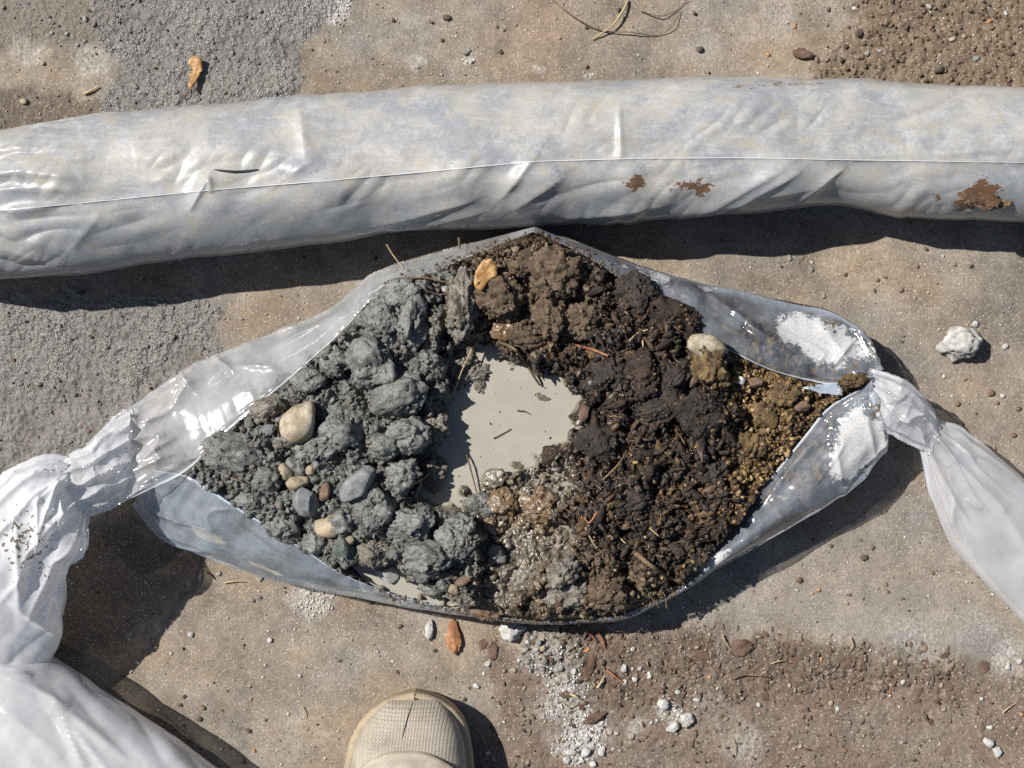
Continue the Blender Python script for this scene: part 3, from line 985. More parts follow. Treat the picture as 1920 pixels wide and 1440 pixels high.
# ------------------------------------------------------------------ the long full bag across the top
full = empty('sealed_sample_bag', P(960, 290, 0))
tag(full, 'long plastic bag packed with pale mud lying across the top, tied shut', 'sample bag')
full_top = [(-330, 372), (-200, 330), (-100, 290), (0, 258), (150, 222), (300, 205), (470, 190), (640, 180), (760, 172), (900, 160), (1000, 155), (1100, 152), (1250, 149), (1400, 148), (1560, 150), (1640, 155), (1740, 160), (1850, 165), (1920, 166), (2060, 168), (2250, 175), (2400, 200)]
full_bot = [(-330, 430), (-200, 488), (-100, 508), (0, 517), (150, 511), (300, 490), (470, 471), (640, 452), (760, 434), (900, 428), (1000, 425), (1100, 419), (1250, 411), (1400, 403), (1500, 396), (1570, 391), (1640, 398), (1740, 408), (1850, 414), (1920, 415), (2060, 415), (2250, 412), (2400, 390)]
SEAM = np.array([(-400, 430), (-100, 402), (0, 396), (200, 376), (400, 356), (600, 340), (800, 322), (1000, 303), (1200, 297), (1400, 296), (1600, 300), (1920, 305), (2500, 310)], float)


def seam_y(X):
    return np.interp(X, SEAM[:, 0], SEAM[:, 1])


full_cr = [(1300, 405, 1470, 312, 0.0060, 12), (1340, 402, 1500, 318, 0.0050, 9), (1490, 385, 1580, 318, 0.0045, 8), (940, 372, 1010, 285, 0.0060, 12), (960, 395, 1055, 330, 0.0045, 14),
           (358, 392, 395, 332, 0.0050, 8), (393, 330, 398, 362, 0.004, 6), (560, 205, 575, 300, 0.0032, 12), (540, 335, 600, 290, 0.0055, 18), (1160, 200, 1163, 300, 0.0030, 6),
           (700, 425, 890, 375, 0.0050, 9), (-20, 340, 165, 300, 0.0045, 9), (-20, 330, 165, 335, 0.006, 10), (-30, 355, 150, 360, 0.0045, 8), (20, 398, 105, 388, 0.004, 7),
           (-40, 290, 160, 280, 0.003, 9), (-40, 420, 130, 480, 0.004, 14), (130, 470, 190, 400, 0.004, 16), (0, 460, 120, 500, 0.003, 8), (1060, 410, 1240, 385, 0.0035, 6),
           (720, 440, 900, 400, 0.0035, 7), (1250, 404, 1520, 352, 0.003, 7), (1540, 300, 1700, 288, 0.0035, 16), (1700, 292, 1920, 280, 0.0032, 14), (850, 330, 950, 300, 0.003, 20), (250, 300, 330, 290, 0.002, 20)]


def full_wr(u, th, X, Y):
    h = 0.0020 * fbm2(X / 210, Y / 110, 301, 2) + 0.00045 * fbm2(X / 60, Y / 45, 305, 2) + 0.0020 * np.abs(perlin2(X / 45 + Y / 50, Y / 80 - X / 300, 317)) * sstep(.0, .5, perlin2(X / 150 + 9, Y / 90, 318)) + 0.0024 * np.abs(perlin2(X / 120 + Y / 70, Y / 60, 307)) * sstep(-.1, .4, perlin2(X / 170, Y / 140, 308))
    for a_ in [(615, 345, 60, 42, .0068), (405, 372, 40, 40, .0058), (1015, 322, 46, 34, .0058), (120, 345, 80, 26, .0055), (1180, 330, 30, 60, .003), (860, 330, 60, 40, .004), (1480, 335, 60, 40, .005), (60, 315, 70, 20, .004)]:
        h = h + a_[4] * blob(X, Y, *a_[:4]) * sstep(0, .3, np.sin(th))
    end = sstep(260, -60, X)
    h = h + end * 0.006 * np.abs(np.sin(th * 9 + 2.5 * perlin2(X / 120, Y / 60, 309))) * np.clip((300 - X) / 500, 0, 1)
    h = h - 0.005 * np.exp(-((X - 1565) / 70) ** 2) * np.clip(-np.cos(th), 0, 1)
    s = Y - seam_y(X) + 1.5 * perlin2(X / 60, X * 0, 311)
    up = sstep(0.0, 0.3, np.sin(th))
    h = h + up * 0.0005 * sstep(3.0, -3.0, s) * np.exp(-np.maximum(0, -s) / 90)
    h = h + up * 0.0009 * np.exp(-np.abs(s / 4.5))
    return h


def blob(X, Y, x, y, rx, ry, rot=0):
    c, s_ = math.cos(rot), math.sin(rot)
    dx, dy = X - x, Y - y
    return np.exp(-(((c * dx + s_ * dy) / rx) ** 2 + ((-s_ * dx + c * dy) / ry) ** 2))


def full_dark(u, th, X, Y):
    d = 0.55 * sstep(5, 80, Y - seam_y(X))  # shade of the bag's lower side, painted in below the seam
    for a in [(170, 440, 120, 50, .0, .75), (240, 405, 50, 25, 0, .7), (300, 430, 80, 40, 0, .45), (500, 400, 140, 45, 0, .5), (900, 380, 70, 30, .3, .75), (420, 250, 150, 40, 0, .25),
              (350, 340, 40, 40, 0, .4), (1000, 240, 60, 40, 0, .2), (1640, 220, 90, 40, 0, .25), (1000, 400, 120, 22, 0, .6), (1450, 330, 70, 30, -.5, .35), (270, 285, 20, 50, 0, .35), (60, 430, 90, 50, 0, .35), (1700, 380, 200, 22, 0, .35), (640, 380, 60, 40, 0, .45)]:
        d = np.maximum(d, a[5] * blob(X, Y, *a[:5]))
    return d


def full_smear(u, th, X, Y):
    d = np.zeros(X.shape)
    for a in [(1190, 342, 28, 20, -.5, .86), (1290, 345, 60, 14, -.15, .72), (1320, 352, 28, 16, -.6, .78), (1400, 165, 40, 6, 0, .62), (1470, 156, 70, 6, .0, .62), (1215, 370, 30, 8, 0, .5), (1045, 355, 14, 28, 0, .52), (1030, 370, 25, 8, 0, .5),
              (1840, 365, 44, 34, 0, 1.0), (1810, 385, 40, 22, .3, .8), (1755, 370, 14, 16, 0, .6), (1870, 380, 40, 14, .2, .75), (190, 478, 14, 6, 0, .5)]:
        d = np.maximum(d, a[5] * blob(X, Y, *a[:5]))
    return d


zf = [0.030, 0.050, 0.052, 0.052, 0.052, 0.052, 0.052, 0.052, 0.050, 0.052, 0.052, 0.045]
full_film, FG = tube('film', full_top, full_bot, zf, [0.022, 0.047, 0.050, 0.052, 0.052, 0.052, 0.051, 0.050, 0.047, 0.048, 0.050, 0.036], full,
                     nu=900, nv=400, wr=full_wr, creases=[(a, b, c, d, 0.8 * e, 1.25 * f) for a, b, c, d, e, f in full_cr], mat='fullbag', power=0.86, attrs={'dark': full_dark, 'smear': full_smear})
full_film.location = -Vector(full.location)


def top_of(G, px, py):
    X, Y = to_px(G)
    d = (X - px) ** 2 + (Y - py) ** 2 - 400 * (G[..., 2] > np.median(G[..., 2])) * 1.0
    d = np.where(G[..., 2] > np.median(G[..., 2]) * 0.7, (X - px) ** 2 + (Y - py) ** 2, 1e12)
    i = np.unravel_index(np.argmin(d), d.shape)
    return float(G[i][2])


def ribbon(name, pts, w, mat, parent, zfun, lift=0.0008, n=60, attrs=None):
    """a narrow strip laid on a surface, with thickness"""
    A = spline(pts, n)
    ta = np.gradient(A, axis=0)
    nr = np.stack([-ta[:, 1], ta[:, 0]], 1)
    nr /= np.linalg.norm(nr, axis=1, keepdims=True) + 1e-9
    rows = []
    for i in range(n):
        t = i / (n - 1)
        ww = w * (0.25 + 0.75 * math.sin(math.pi * t) ** 0.5)
        z = zfun(A[i][0], A[i][1]) + lift
        l_, r_ = A[i] + nr[i] * ww, A[i] - nr[i] * ww
        rows.append([P(*l_, z - 0.0012), P(*l_, z), P(*A[i], z + 0.0006), P(*r_, z), P(*r_, z - 0.0012)])
    G = np.array(rows)
    at = attrs or {}
    at = {k: np.full(G.shape[0] * G.shape[1], v) for k, v in at.items()}
    o = link(name, mesh_np(name, G.reshape(-1, 3), grid_faces(n, 5), M[mat], True, at), parent)
    if parent is not None:
        o.location = -Vector(parent.location)
    return o


zfull = lambda x, y: top_of(FG, x, y)
seam = ribbon('seam', [(x, float(seam_y(np.array(x)))) for x in range(-60, 1990, 60)], 1.1, 'film_milky', full, zfull, 0.0002, 240, {'milk': 0.95, 'res': 0.0, 'dirt': 0.0})
slit = ribbon('slit', [(402, 318), (425, 321), (450, 322), (485, 318)], 2.6, 'dark_gap', full, zfull, 0.0006, 24)
slit['label'] = 'short dark slit torn in the film'
mud = link('mud_splat', lump_mesh('mud_splat', 'crumbly', 55, 5, mat_lump('splat_mud', (0.075, 0.045, 0.028), (0.16, 0.095, 0.05), 0.3, 80, None, 0.8, 0.001, 0.55)), full)
mud.location = Vector(P(1838, 366, zfull(1838, 366) - 0.001)) - Vector(full.location)
mud.scale = (0.0175, 0.0125, 0.0035)
mud.rotation_euler = (-0.45, 0.05, -0.2)
mud2 = link('mud_splat', lump_mesh('mud_splat_ochre', 'crumbly', 58, 4, M['gold']), full)
mud2.location = Vector(P(1880, 378, zfull(1880, 378) - 0.001)) - Vector(full.location)
mud2.scale = (0.008, 0.0055, 0.0022)
mud2.rotation_euler = (-0.5, 0, 0.2)

# ------------------------------------------------------------------ the bag in the lower left corner
low = empty('sealed_sample_bag', P(150, 1420, 0))
tag(low, 'smooth cloudy white plastic bag filling the lower left corner', 'sample bag')
lr = [(-330, 1040), (-200, 1095), (-60, 1153), (0, 1183), (100, 1236), (200, 1300), (300, 1366), (400, 1440), (520, 1530), (660, 1640), (800, 1760)]
ll = [(x - 250, y + 330) for x, y in lr]
low_cr = [(-20, 1260, 130, 1330, .004, 14), (60, 1290, 260, 1440, .0035, 12), (0, 1330, 120, 1420, .003, 14), (100, 1320, 160, 1440, .0035, 10), (-40, 1240, 60, 1275, .003, 10), (120, 1345, 220, 1470, .003, 10)]
low_film, LG = tube('film', lr, ll, [0.045, 0.050, 0.050, 0.046], [0.040, 0.047, 0.048, 0.042], low, nu=420, nv=180,
                    wr=lambda u, th, X, Y: 0.0030 * fbm2(X / 140, Y / 140, 401, 2) + 0.0030 * np.abs(perlin2(X / 60 - Y / 75, Y / 300 + X / 300, 405)),
                    creases=[(a, b, c, d, 1.7 * e, f) for a, b, c, d, e, f in low_cr], mat='film_milky', power=0.9,
                    attrs={'milk': lambda u, t, X, Y: 0.55 + 0.12 * fbm2(X / 60, Y / 60, 407, 3), 'res': lambda u, t, X, Y: 0 * X, 'dirt': lambda u, t, X, Y: 0.16 * blob(X, Y, 30, 1400, 70, 40) + 0.06 + 0 * X})
low_film.location = -Vector(low.location)
# pale mud inside it
low_core, _ = tube('mud_filling', [(x - 22, y + 22) for x, y in lr], [(x + 12, y - 12) for x, y in ll], [0.041, 0.046, 0.046, 0.042], [0.034, 0.040, 0.041, 0.036], low, nu=160, nv=90,
                   wr=lambda u, th, X, Y: 0.004 * fbm2(X / 90, Y / 90, 411, 3), mat='fullbag', power=0.9, attrs={'dark': lambda u, t, X, Y: 0.55 * blob(X, Y, 40, 1400, 100, 60), 'smear': lambda u, t, X, Y: 0 * X})
low_core.location = -Vector(low.location)

# ------------------------------------------------------------------ the open bag
bag = empty('open_sample_bag', (0, 0, 0))
tag(bag, 'clear plastic bag slit open to show wet soil, both ends twisted shut', 'sample bag')


def fold_wr(k, amp, pos):
    def f(u, v, X, Y):
        near_end = sstep(0.45, 0.0, u) if pos == 0 else sstep(0.62, 1.0, u)
        ph = 3.2 * perlin2(u * 6, v * 3, 501) + 5 * u
        rid = 1 - np.abs(np.sin(v * k + ph))
        return near_end * amp * (rid ** 2.2 - 0.3) * sstep(2.0, 1.2, v)
    return f


def specks(a):
    return lambda u, v, X, Y: a + 0 * X


ul, ULG = flap('film_flap', IN_UL, EL_UL, [.068, .066, .066, .066, .067, .068, .068, .066, .064, .064, .066, .068, .070, .072, .074],
               [.060, .052, .046, .040, .036, .034, .032, .032, .034, .038, .044, .050, .054, .058, .064, .070], bag, nu=520, nv=130,
               wr=fold_wr(7.0, 0.0055, 0),
               creases=[(340, 700, 365, 735, .004, 8), (350, 710, 250, 830, .004, 9), (232, 770, 260, 800, .005, 8), (270, 860, 330, 820, .005, 7), (235, 890, 330, 850, .004, 8), (250, 915, 345, 870, .004, 9),
                        (440, 690, 520, 690, .003, 8), (520, 625, 560, 615, .003, 6), (400, 670, 440, 700, .004, 7), (190, 830, 240, 890, .004, 9), (370, 680, 330, 770, .004, 12), (300, 740, 360, 720, .003, 8), (500, 660, 640, 590, .003, 9)],
               mat='film_milky',
               milk=lambda u, v, X, Y: np.where(v <= 1, 0.36 + 0.10 * sstep(0.30, 0.0, u) - 0.12 * sstep(0.62, 0.75, u) - 0.10 * sstep(0.5, 0.0, v), 0.5) + 0.10 * fbm2(X / 50, Y / 50, 511, 3),
               res=lambda u, v, X, Y: 0.30 * blob(X, Y, 600, 660, 70, 22, -.8) + 0.25 * sstep(0.62, 0.8, u) * sstep(1.0, 0.2, v),
               dirt=lambda u, v, X, Y: 0.10 + 0.10 * sstep(0.3, 0.0, u) + 0.32 * sstep(0.72, 0.9, u) * sstep(1.3, 0.6, v), bulge=0.006, tuck=26)

ll_, LLG = flap('film_flap', IN_LL, EL_LL, [.052, .060, .062, .061, .059, .056, .053, .050, .047, .046, .046], [.030, .026, .026, .028, .032, .034, .036, .038, .040, .040, .040], bag, nu=420, nv=80,
                wr=fold_wr(6.0, 0.003, 0), creases=[(300, 920, 340, 985, .003, 8), (350, 905, 400, 1000, .002, 10), (420, 960, 560, 1050, .002, 8), (300, 1000, 420, 1040, .002, 8)],
                milk=lambda u, v, X, Y: np.where(v <= 1.0, 0.20 + 0.12 * sstep(0.3, 0.0, u), 0.5) + 0.10 * fbm2(X / 50, Y / 50, 521, 3),
                res=lambda u, v, X, Y: 0.34 * sstep(0.5, 0.1, np.abs(v - 0.25)) * sstep(.65, .2, u), dirt=lambda u, v, X, Y: 0.06 + 0.55 * sstep(0.98, 1.05, v) * sstep(.5, .65, u), bulge=0.004, tuck=20)


def res_ur(u, v, X, Y):
    r = 0.95 * blob(X, Y, 1500, 620, 66, 46, .45) + 0.9 * blob(X, Y, 1570, 650, 50, 48, .5) + 0.75 * blob(X, Y, 1235, 522, 48, 18, .45) + 0.75 * blob(X, Y, 1330, 545, 34, 12, .2)
    r = r + 0.45 * blob(X, Y, 1430, 690, 90, 14, .5) + 0.4 * blob(X, Y, 1170, 500, 40, 12, .45) + 0.5 * blob(X, Y, 1640, 680, 30, 40)
    return 0.72 * np.clip(r, 0, 0.95) + 0.12


ur, URG = flap('film_flap', IN_UR, EL_UR, [.072, .068, .065, .062, .060, .058, .057, .056, .056, .056, .056, .058, .058], [.070, .064, .058, .052, .046, .044, .044, .044, .046, .048, .050, .054, .058], bag, nu=460, nv=110,
               wr=lambda u, v, X, Y: fold_wr(7.0, 0.0035, 1)(u, v, X, Y) + 0.0115 * blob(X, Y, 1440, 655, 58, 30, .64) + 0.006 * blob(X, Y, 1300, 560, 50, 22, .6) + 0.0005 * np.sin((0.8 * X + 0.6 * Y) / 7.0 + 1.5 * perlin2(X / 30, Y / 30, 533)) * blob(X, Y, 1395, 622, 75, 16, .64),
               creases=[(1150, 520, 1330, 600, .003, 9), (1330, 560, 1470, 660, .006, 10), (1250, 545, 1420, 640, .004, 8), (1350, 590, 1450, 655, .004, 6), (1600, 610, 1640, 690, .005, 8), (1560, 690, 1600, 640, .004, 8), (1530, 600, 1600, 690, .003, 10), (1180, 510, 1300, 560, .002, 7)],
               milk=lambda u, v, X, Y: np.where(v <= 1.0, 0.17 + 0.16 * sstep(0.85, 1.0, v), 0.7) + 0.06 * fbm2(X / 40, Y / 40, 531, 3) + 0.1 * sstep(.85, 1, u),
               res=res_ur, dirt=lambda u, v, X, Y: 0.05 + 0.40 * sstep(0.22, 0.02, u) + 0.62 * blob(X, Y, 1562, 612, 26, 20) + 0.6 * blob(X, Y, 1632, 650, 18, 44) + 0.6 * blob(X, Y, 1590, 690, 30, 14), bulge=0.008, tuck=24)


def res_lr(u, v, X, Y):
    r = 1.0 * blob(X, Y, 1605, 810, 48, 62, .1) + 0.8 * blob(X, Y, 1640, 845, 34, 40, 0) + 0.7 * blob(X, Y, 1575, 880, 34, 40) + 0.85 * blob(X, Y, 1340, 1050, 60, 18, -.65) + 0.9 * blob(X, Y, 1407, 977, 10, 10) + 0.5 * blob(X, Y, 1480, 880, 90, 12, -.95)
    return 0.74 * np.clip(r, 0, 0.95) + 0.10


lrf, LRG = flap('film_flap', IN_LR, EL_LR, [.046, .046, .048, .049, .050, .050, .050, .050, .050, .050, .051, .053, .056, .058], [.040, .038, .037, .037, .038, .040, .043, .046, .049, .051, .053, .054, .055, .057], bag, nu=480, nv=110,
                wr=fold_wr(7.0, 0.0032, 1),
                creases=[(1450, 930, 1560, 800, .005, 7), (1420, 960, 1540, 820, .003, 9), (1500, 960, 1640, 880, .003, 8), (1560, 780, 1580, 930, .003, 9), (1640, 740, 1655, 850, .006, 7), (1320, 1060, 1480, 960, .002, 10), (1620, 760, 1640, 860, .003, 8)],
                milk=lambda u, v, X, Y: np.where(v <= 1.0, 0.19 + 0.2 * sstep(0.9, 1.0, v) * sstep(.2, .4, u), 0.15 + 0.7 * sstep(.22, .40, u)) + 0.06 * fbm2(X / 40, Y / 40, 541, 3) + 0.1 * sstep(.85, 1, u),
                res=res_lr, dirt=lambda u, v, X, Y: 0.05 + 0.55 * sstep(0.34, 0.10, u) + 0.5 * blob(X, Y, 1625, 880, 22, 20) + 0.65 * blob(X, Y, 1642, 765, 16, 32) + 0.12 * blob(X, Y, 1560, 900, 60, 30), bulge=0.017, tuck=30)

# film floor under the earth
fl_pts = spline(OUT + OUT[:1], 160)[:-1]
cpt = np.array([960.0, 800.0])
fl_in = [cpt + (np.array(q) - cpt) * 0.955 for q in fl_pts]
Vf = np.array([P(*q, 0.006) for q in fl_in] + [P(*cpt, 0.006)])
Ff = np.array([[i, len(fl_in), (i + 1) % len(fl_in)] for i in range(len(fl_in))])
link('bag_floor', mesh_np('bag_floor', Vf, Ff, M['film'], False, {'milk': np.full(len(Vf), .7), 'res': np.zeros(len(Vf)), 'dirt': np.zeros(len(Vf))}), bag)


def twist_wr(k, turns, amp, seed):
    def f(u, th, X, Y):
        ph = th * k + turns * 6.283 * u + 1.4 * perlin2(u * 5, np.cos(th) * 2, seed)
        rid = 1 - np.abs(np.sin(ph / 2))
        return amp * (rid ** 2.0 - 0.4) + 0.0016 * np.abs(perlin2(X / 30, Y / 30, seed + 4)) + 0.0005 * np.abs(perlin2(X / 13, Y / 13, seed + 5))
    return f


ones = lambda c: (lambda u, t, X, Y: c + 0 * X)
FA = lambda milk, dirt=0.08, res=0.0: {'milk': ones(milk), 'res': ones(res), 'dirt': ones(dirt)}
tube('twisted_neck', [(250, 770), (205, 800), (172, 838), (140, 852), (108, 868), (70, 868), (30, 880)], [(255, 920), (215, 945), (178, 962), (158, 968), (152, 980), (140, 1010), (120, 1040)],
     [.052, .058, .066, .070, .070, .066, .060], [.020, .024, .026, .026, .028, .028, .02], bag, nu=220, nv=200, wr=twist_wr(14, 1.2, 0.0048, 601), mat='film_milky', attrs=FA(0.58, 0.22))
# tail that balloons out of the twisted neck
tube('film_tail', [(128, 866), (70, 865), (0, 905), (-80, 965), (-160, 1050), (-230, 1150), (-290, 1260)], [(150, 955), (157, 985), (152, 1035), (122, 1060), (117, 1130), (110, 1195), (88, 1245)],
     [.080, .092, .094, .086, .074, .062, .050], [.016, .026, .032, .038, .040, .040, .036], bag, nu=300, nv=200,
     wr=lambda u, th, X, Y: sstep(1.0, 0.15, u) * 0.0052 * ((1 - np.abs(np.sin(th * 6 + 1.4 * perlin2(u * 3, th, 611) + 1.5 * u))) ** 2.4 - .25) + 0.0042 * np.abs(perlin2(X / 90 + Y / 140, Y / 160, 615)) + 0.0006 * np.abs(perlin2(X / 26, Y / 30, 616)),
     creases=[(105, 900, 70, 1010, .006, 7), (70, 935, 68, 1040, .005, 6), (85, 985, 110, 990, .005, 4), (110, 930, 108, 990, .005, 5), (30, 980, 35, 1150, .005, 10), (20, 1130, 110, 1195, .004, 8), (130, 890, 60, 950, .005, 8), (10, 900, 90, 890, .004, 9), (150, 1000, 100, 1040, .004, 8)],
     mat='film_milky', attrs={'milk': lambda u, t, X, Y: 0.76 - 0.5 * blob(X, Y, 128, 1010, 24, 20), 'res': ones(0.0), 'dirt': lambda u, t, X, Y: 0.16 + 0.30 * blob(X, Y, 40, 1005, 60, 70) + 0.15 * blob(X, Y, 60, 1060, 80, 80)})

# right knot and its tail
tube('twisted_neck', [(1630, 694), (1648, 700), (1680, 708), (1712, 730), (1742, 765), (1752, 788), (1758, 800)], [(1636, 735), (1646, 765), (1655, 795), (1680, 815), (1705, 828), (1728, 840), (1740, 850)],
     [.058, .062, .066, .066, .062, .058, .054], [.014, .022, .026, .025, .020, .013, .010], bag, nu=200, nv=170, wr=twist_wr(11, 1.0, 0.0036, 631), mat='film_milky',
     creases=[(1665, 760, 1700, 740, .004, 5), (1690, 790, 1735, 770, .004, 5), (1720, 800, 1735, 830, .004, 4)], attrs={'milk': ones(0.5), 'res': ones(0.0), 'dirt': lambda u, t, X, Y: 0.08 + 0.3 * blob(X, Y, 1715, 765, 26, 14, .5)})
tube('film_tail', [(1740, 786), (1765, 793), (1800, 806), (1850, 845), (1895, 880), (1950, 930), (2040, 1020), (2120, 1120)], [(1728, 838), (1735, 865), (1745, 920), (1775, 1000), (1802, 1042), (1850, 1092), (1930, 1180), (2000, 1280)],
     [.052, .050, .044, .038, .034, .030, .026, .022], [.008, .012, .016, .020, .022, .022, .020, .016], bag, nu=260, nv=170,
     wr=lambda u, th, X, Y: sstep(0.6, 0.0, u) * 0.0042 * ((1 - np.abs(np.sin(th * 6 + 1.0 * perlin2(u * 2.5, th, 641)))) ** 2.6 - .25) + 0.0012 * fbm2(X / 90, Y / 90, 645, 2) + 0.0022 * np.abs(perlin2(X / 50 - Y / 95, X / 260 + Y / 200, 646)),
     creases=[(1745, 815, 1880, 960, .005, 7), (1745, 820, 1900, 900, .005, 9), (1740, 830, 1800, 1010, .004, 8), (1810, 935, 1840, 957, .003, 5), (1790, 930, 1785, 985, .003, 8), (1840, 900, 1960, 1080, .003, 14)],
     mat='film_milky', attrs={'milk': lambda u, t, X, Y: 0.42 - 0.06 * sstep(.3, 1, u) + 0.06 * fbm2(X / 50, Y / 50, 651, 2), 'res': ones(0.0), 'dirt': ones(0.045)})


def sheet(name, outline, zc, mat, parent=None, thick=0.0006, curl=0.004, seed=0, attrs=None, n=40):
    """a small torn flake, leaf or film scrap: closed, with thickness and curl"""
    q_ = np.array(outline + outline[:1], float)
    L_ = np.concatenate([[0], np.cumsum(np.linalg.norm(np.diff(q_, axis=0), axis=1))])
    u_ = np.linspace(0, L_[-1], n)
    O = np.stack([np.interp(u_, L_, q_[:, 0]), np.interp(u_, L_, q_[:, 1])], 1)[:-1]
    O = O + 0.9 * np.random.default_rng(seed + 77).normal(size=O.shape)
    c = O.mean(0)
    rings = [c + (O - c) * f for f in (0.33, 0.66, 1.0)]
    V = []
    for z0 in (thick, 0.0):
        for r in rings:
            for q in r:
                dz = curl * (((q - c) ** 2).sum() / ((O - c) ** 2).sum(1).max()) + 0.0012 * float(perlin2(np.array(q[0] / 14 + seed), np.array(q[1] / 14), 701))
                V.append(P(q[0], q[1], zc + z0 + dz))
        V.append(P(*c, zc + z0))
    m = n - 1
    F = []
    for s_, base in ((1, 0), (-1, 3 * m + 1)):
        for k in range(m):
            k2 = (k + 1) % m
            tri = [(base + 3 * m, base + k, base + k2)]
            for r in (0, 1):
                a, b, c_, d = base + r * m + k, base + (r + 1) * m + k, base + (r + 1) * m + k2, base + r * m + k2
                tri += [(a, b, c_), (a, c_, d)]
            F += [t if s_ > 0 else t[::-1] for t in tri]
    for k in range(m):
        k2 = (k + 1) % m
        a, b = 2 * m + k, 2 * m + k2
        a2, b2 = a + 3 * m + 1, b + 3 * m + 1
        F += [(a, a2, b2), (a, b2, b)]
    V = np.array(V)
    at = {k: np.full(len(V), v) for k, v in (attrs or {}).items()}
    o = link(name, mesh_np(name, V, np.array(F), M[mat], True, at), parent)
    return o


sheet('film_scrap', [(1503, 727), (1530, 722), (1575, 716), (1580, 742), (1545, 738)], .060, 'film', bag, curl=0.002, attrs={'milk': .45, 'res': 0.1, 'dirt': 0.05})


# the film presses the earth down: keep the earth under the flaps
lim = np.full(EX.shape, 9.0)
for G, f in ((ULG, 0.72), (LLG, 0.72), (URG, 0.72), (LRG, 0.72)):
    g = G[:, :int(G.shape[1] * f)].reshape(-1, 3)
    ii = np.round((g[:, 0] * kz / (S * (CAM_H - g[:, 2]) / CAM_H) - cx[0]) / cs).astype(int)
    jj = np.round((g[:, 1] * kz / (S * (CAM_H - g[:, 2]) / CAM_H) - cy[0]) / cs).astype(int)
    ok = (ii >= 0) & (ii < len(cx)) & (jj >= 0) & (jj < len(cy))
    np.minimum.at(lim, (ii[ok], jj[ok]), g[ok, 2])
for _ in range(3):
    p_ = np.pad(lim, 1, constant_values=9.0)
    lim = np.minimum.reduce([p_[a:a + lim.shape[0], b:b + lim.shape[1]] for a in (0, 1, 2) for b in (0, 1, 2)])
CZ = np.minimum(CZ, np.maximum(lim - 0.0035, 0.007))
keep = sdo > -4
idx = np.arange(EX.size).reshape(EX.shape)
F = grid_faces(*EX.shape)[:, ::-1]
kf = keep.ravel()[F].all(1)
F = F[kf]
used = np.unique(F)
remap = np.full(EX.size, -1)
remap[used] = np.arange(len(used))
Vc = np.stack([CX, CY, CZ], -1).reshape(-1, 3)[used]
wsd = poly_sd(EX, EY, spline(wp + wp[:1], 120)[:-1])
dep = WATER_Z - CZ
wk = ((wsd > 0) & (dep > -0.0015)).ravel()
Fw = grid_faces(*EX.shape)[:, ::-1]
Fw = Fw[wk[Fw].any(1) & (wsd.ravel()[Fw] > -2).all(1)]
uw = np.unique(Fw)
rw = np.full(EX.size, -1)
rw[uw] = np.arange(len(uw))
dsm = dep.copy()
for _ in range(5):
    pz = np.pad(dsm, 1, mode='edge')
    dsm = sum(pz[a:a + dep.shape[0], b:b + dep.shape[1]] for a in (0, 1, 2) for b in (0, 1, 2)) / 9
dw = sstep(-0.0004, 0.0052, dsm + 0.0007 * w2)
silt = np.array([0.215, 0.188, 0.145]) * (1 - dw[..., None]) + np.array([0.375, 0.355, 0.305]) * dw[..., None]
silt = silt * (1 + 0.05 * w1 + 0.02 * f4)[..., None]
Vw = np.stack([CX, CY, np.full(EX.shape, WATER_Z)], -1).reshape(-1, 3)[uw]
wat = link('muddy_water', mesh_np('muddy_water', Vw, rw[Fw], M['water'], True, {'col': silt.reshape(-1, 3)[uw]}))
wat['kind'] = 'structure'
earth = link('wet_earth', mesh_np('wet_earth', Vc, remap[F], M['earth'], True,
                                  {'col': CC.reshape(-1, 3)[used], 'wet': CW.ravel()[used]}))
tag(earth, 'wet grey clay, brown mud and black peat filling the slit open bag', 'soil', kind='stuff')


# ------------------------------------------------------------------ lumps, stones, twigs and chips in the open bag
def put(name, me, px, py, z, r, rot=0.0, label=None, cat=None, group=None, tilt=0.12):
    rx, ry, rz = [t * S for t in r]
    o = link(name, me, loc=P(px, py, z), rot=(random.uniform(-tilt, tilt), random.uniform(-tilt, tilt), rot), scale=(rx, ry, rz))
    if label:
        tag(o, label, cat, group)
    return o


USED = {}


def single_out(base, px, py, marks):
    """a label that says where the thing lies, by the nearest things one can find"""
    ms = sorted(marks, key=lambda m: math.hypot(px - m[0], py - m[1]))
    def rel(m, far):
        dx, dy = px - m[0], py - m[1]
        w = ('right of' if dx > 0 else 'left of') if abs(dx) > abs(dy) else ('below' if dy > 0 else 'above')
        close = 'just ' if math.hypot(dx, dy) < 42 else ''
        return f'{close}{w} {m[2]}'
    tries = [f'{base} {rel(ms[0], 0)}', f'{base} {rel(ms[1], 0)}', f'{base} {rel(ms[2], 0)}',
             f'{base} between {ms[0][2]} and {ms[1][2]}', f'{base} {rel(ms[3], 0)}', f'{base} between {ms[0][2]} and {ms[2][2]}',
             f'{base} between {ms[1][2]} and {ms[2][2]}', f'{base} {rel(ms[4], 0)}', f'{base} between {ms[0][2]} and {ms[3][2]}', f'{base} {rel(ms[5], 0)}']
    tries = [t for t in tries if len(t.split()) <= 16]
    for t in tries:
        if t not in USED:
            USED[t] = 1
            return t
    return tries[0]


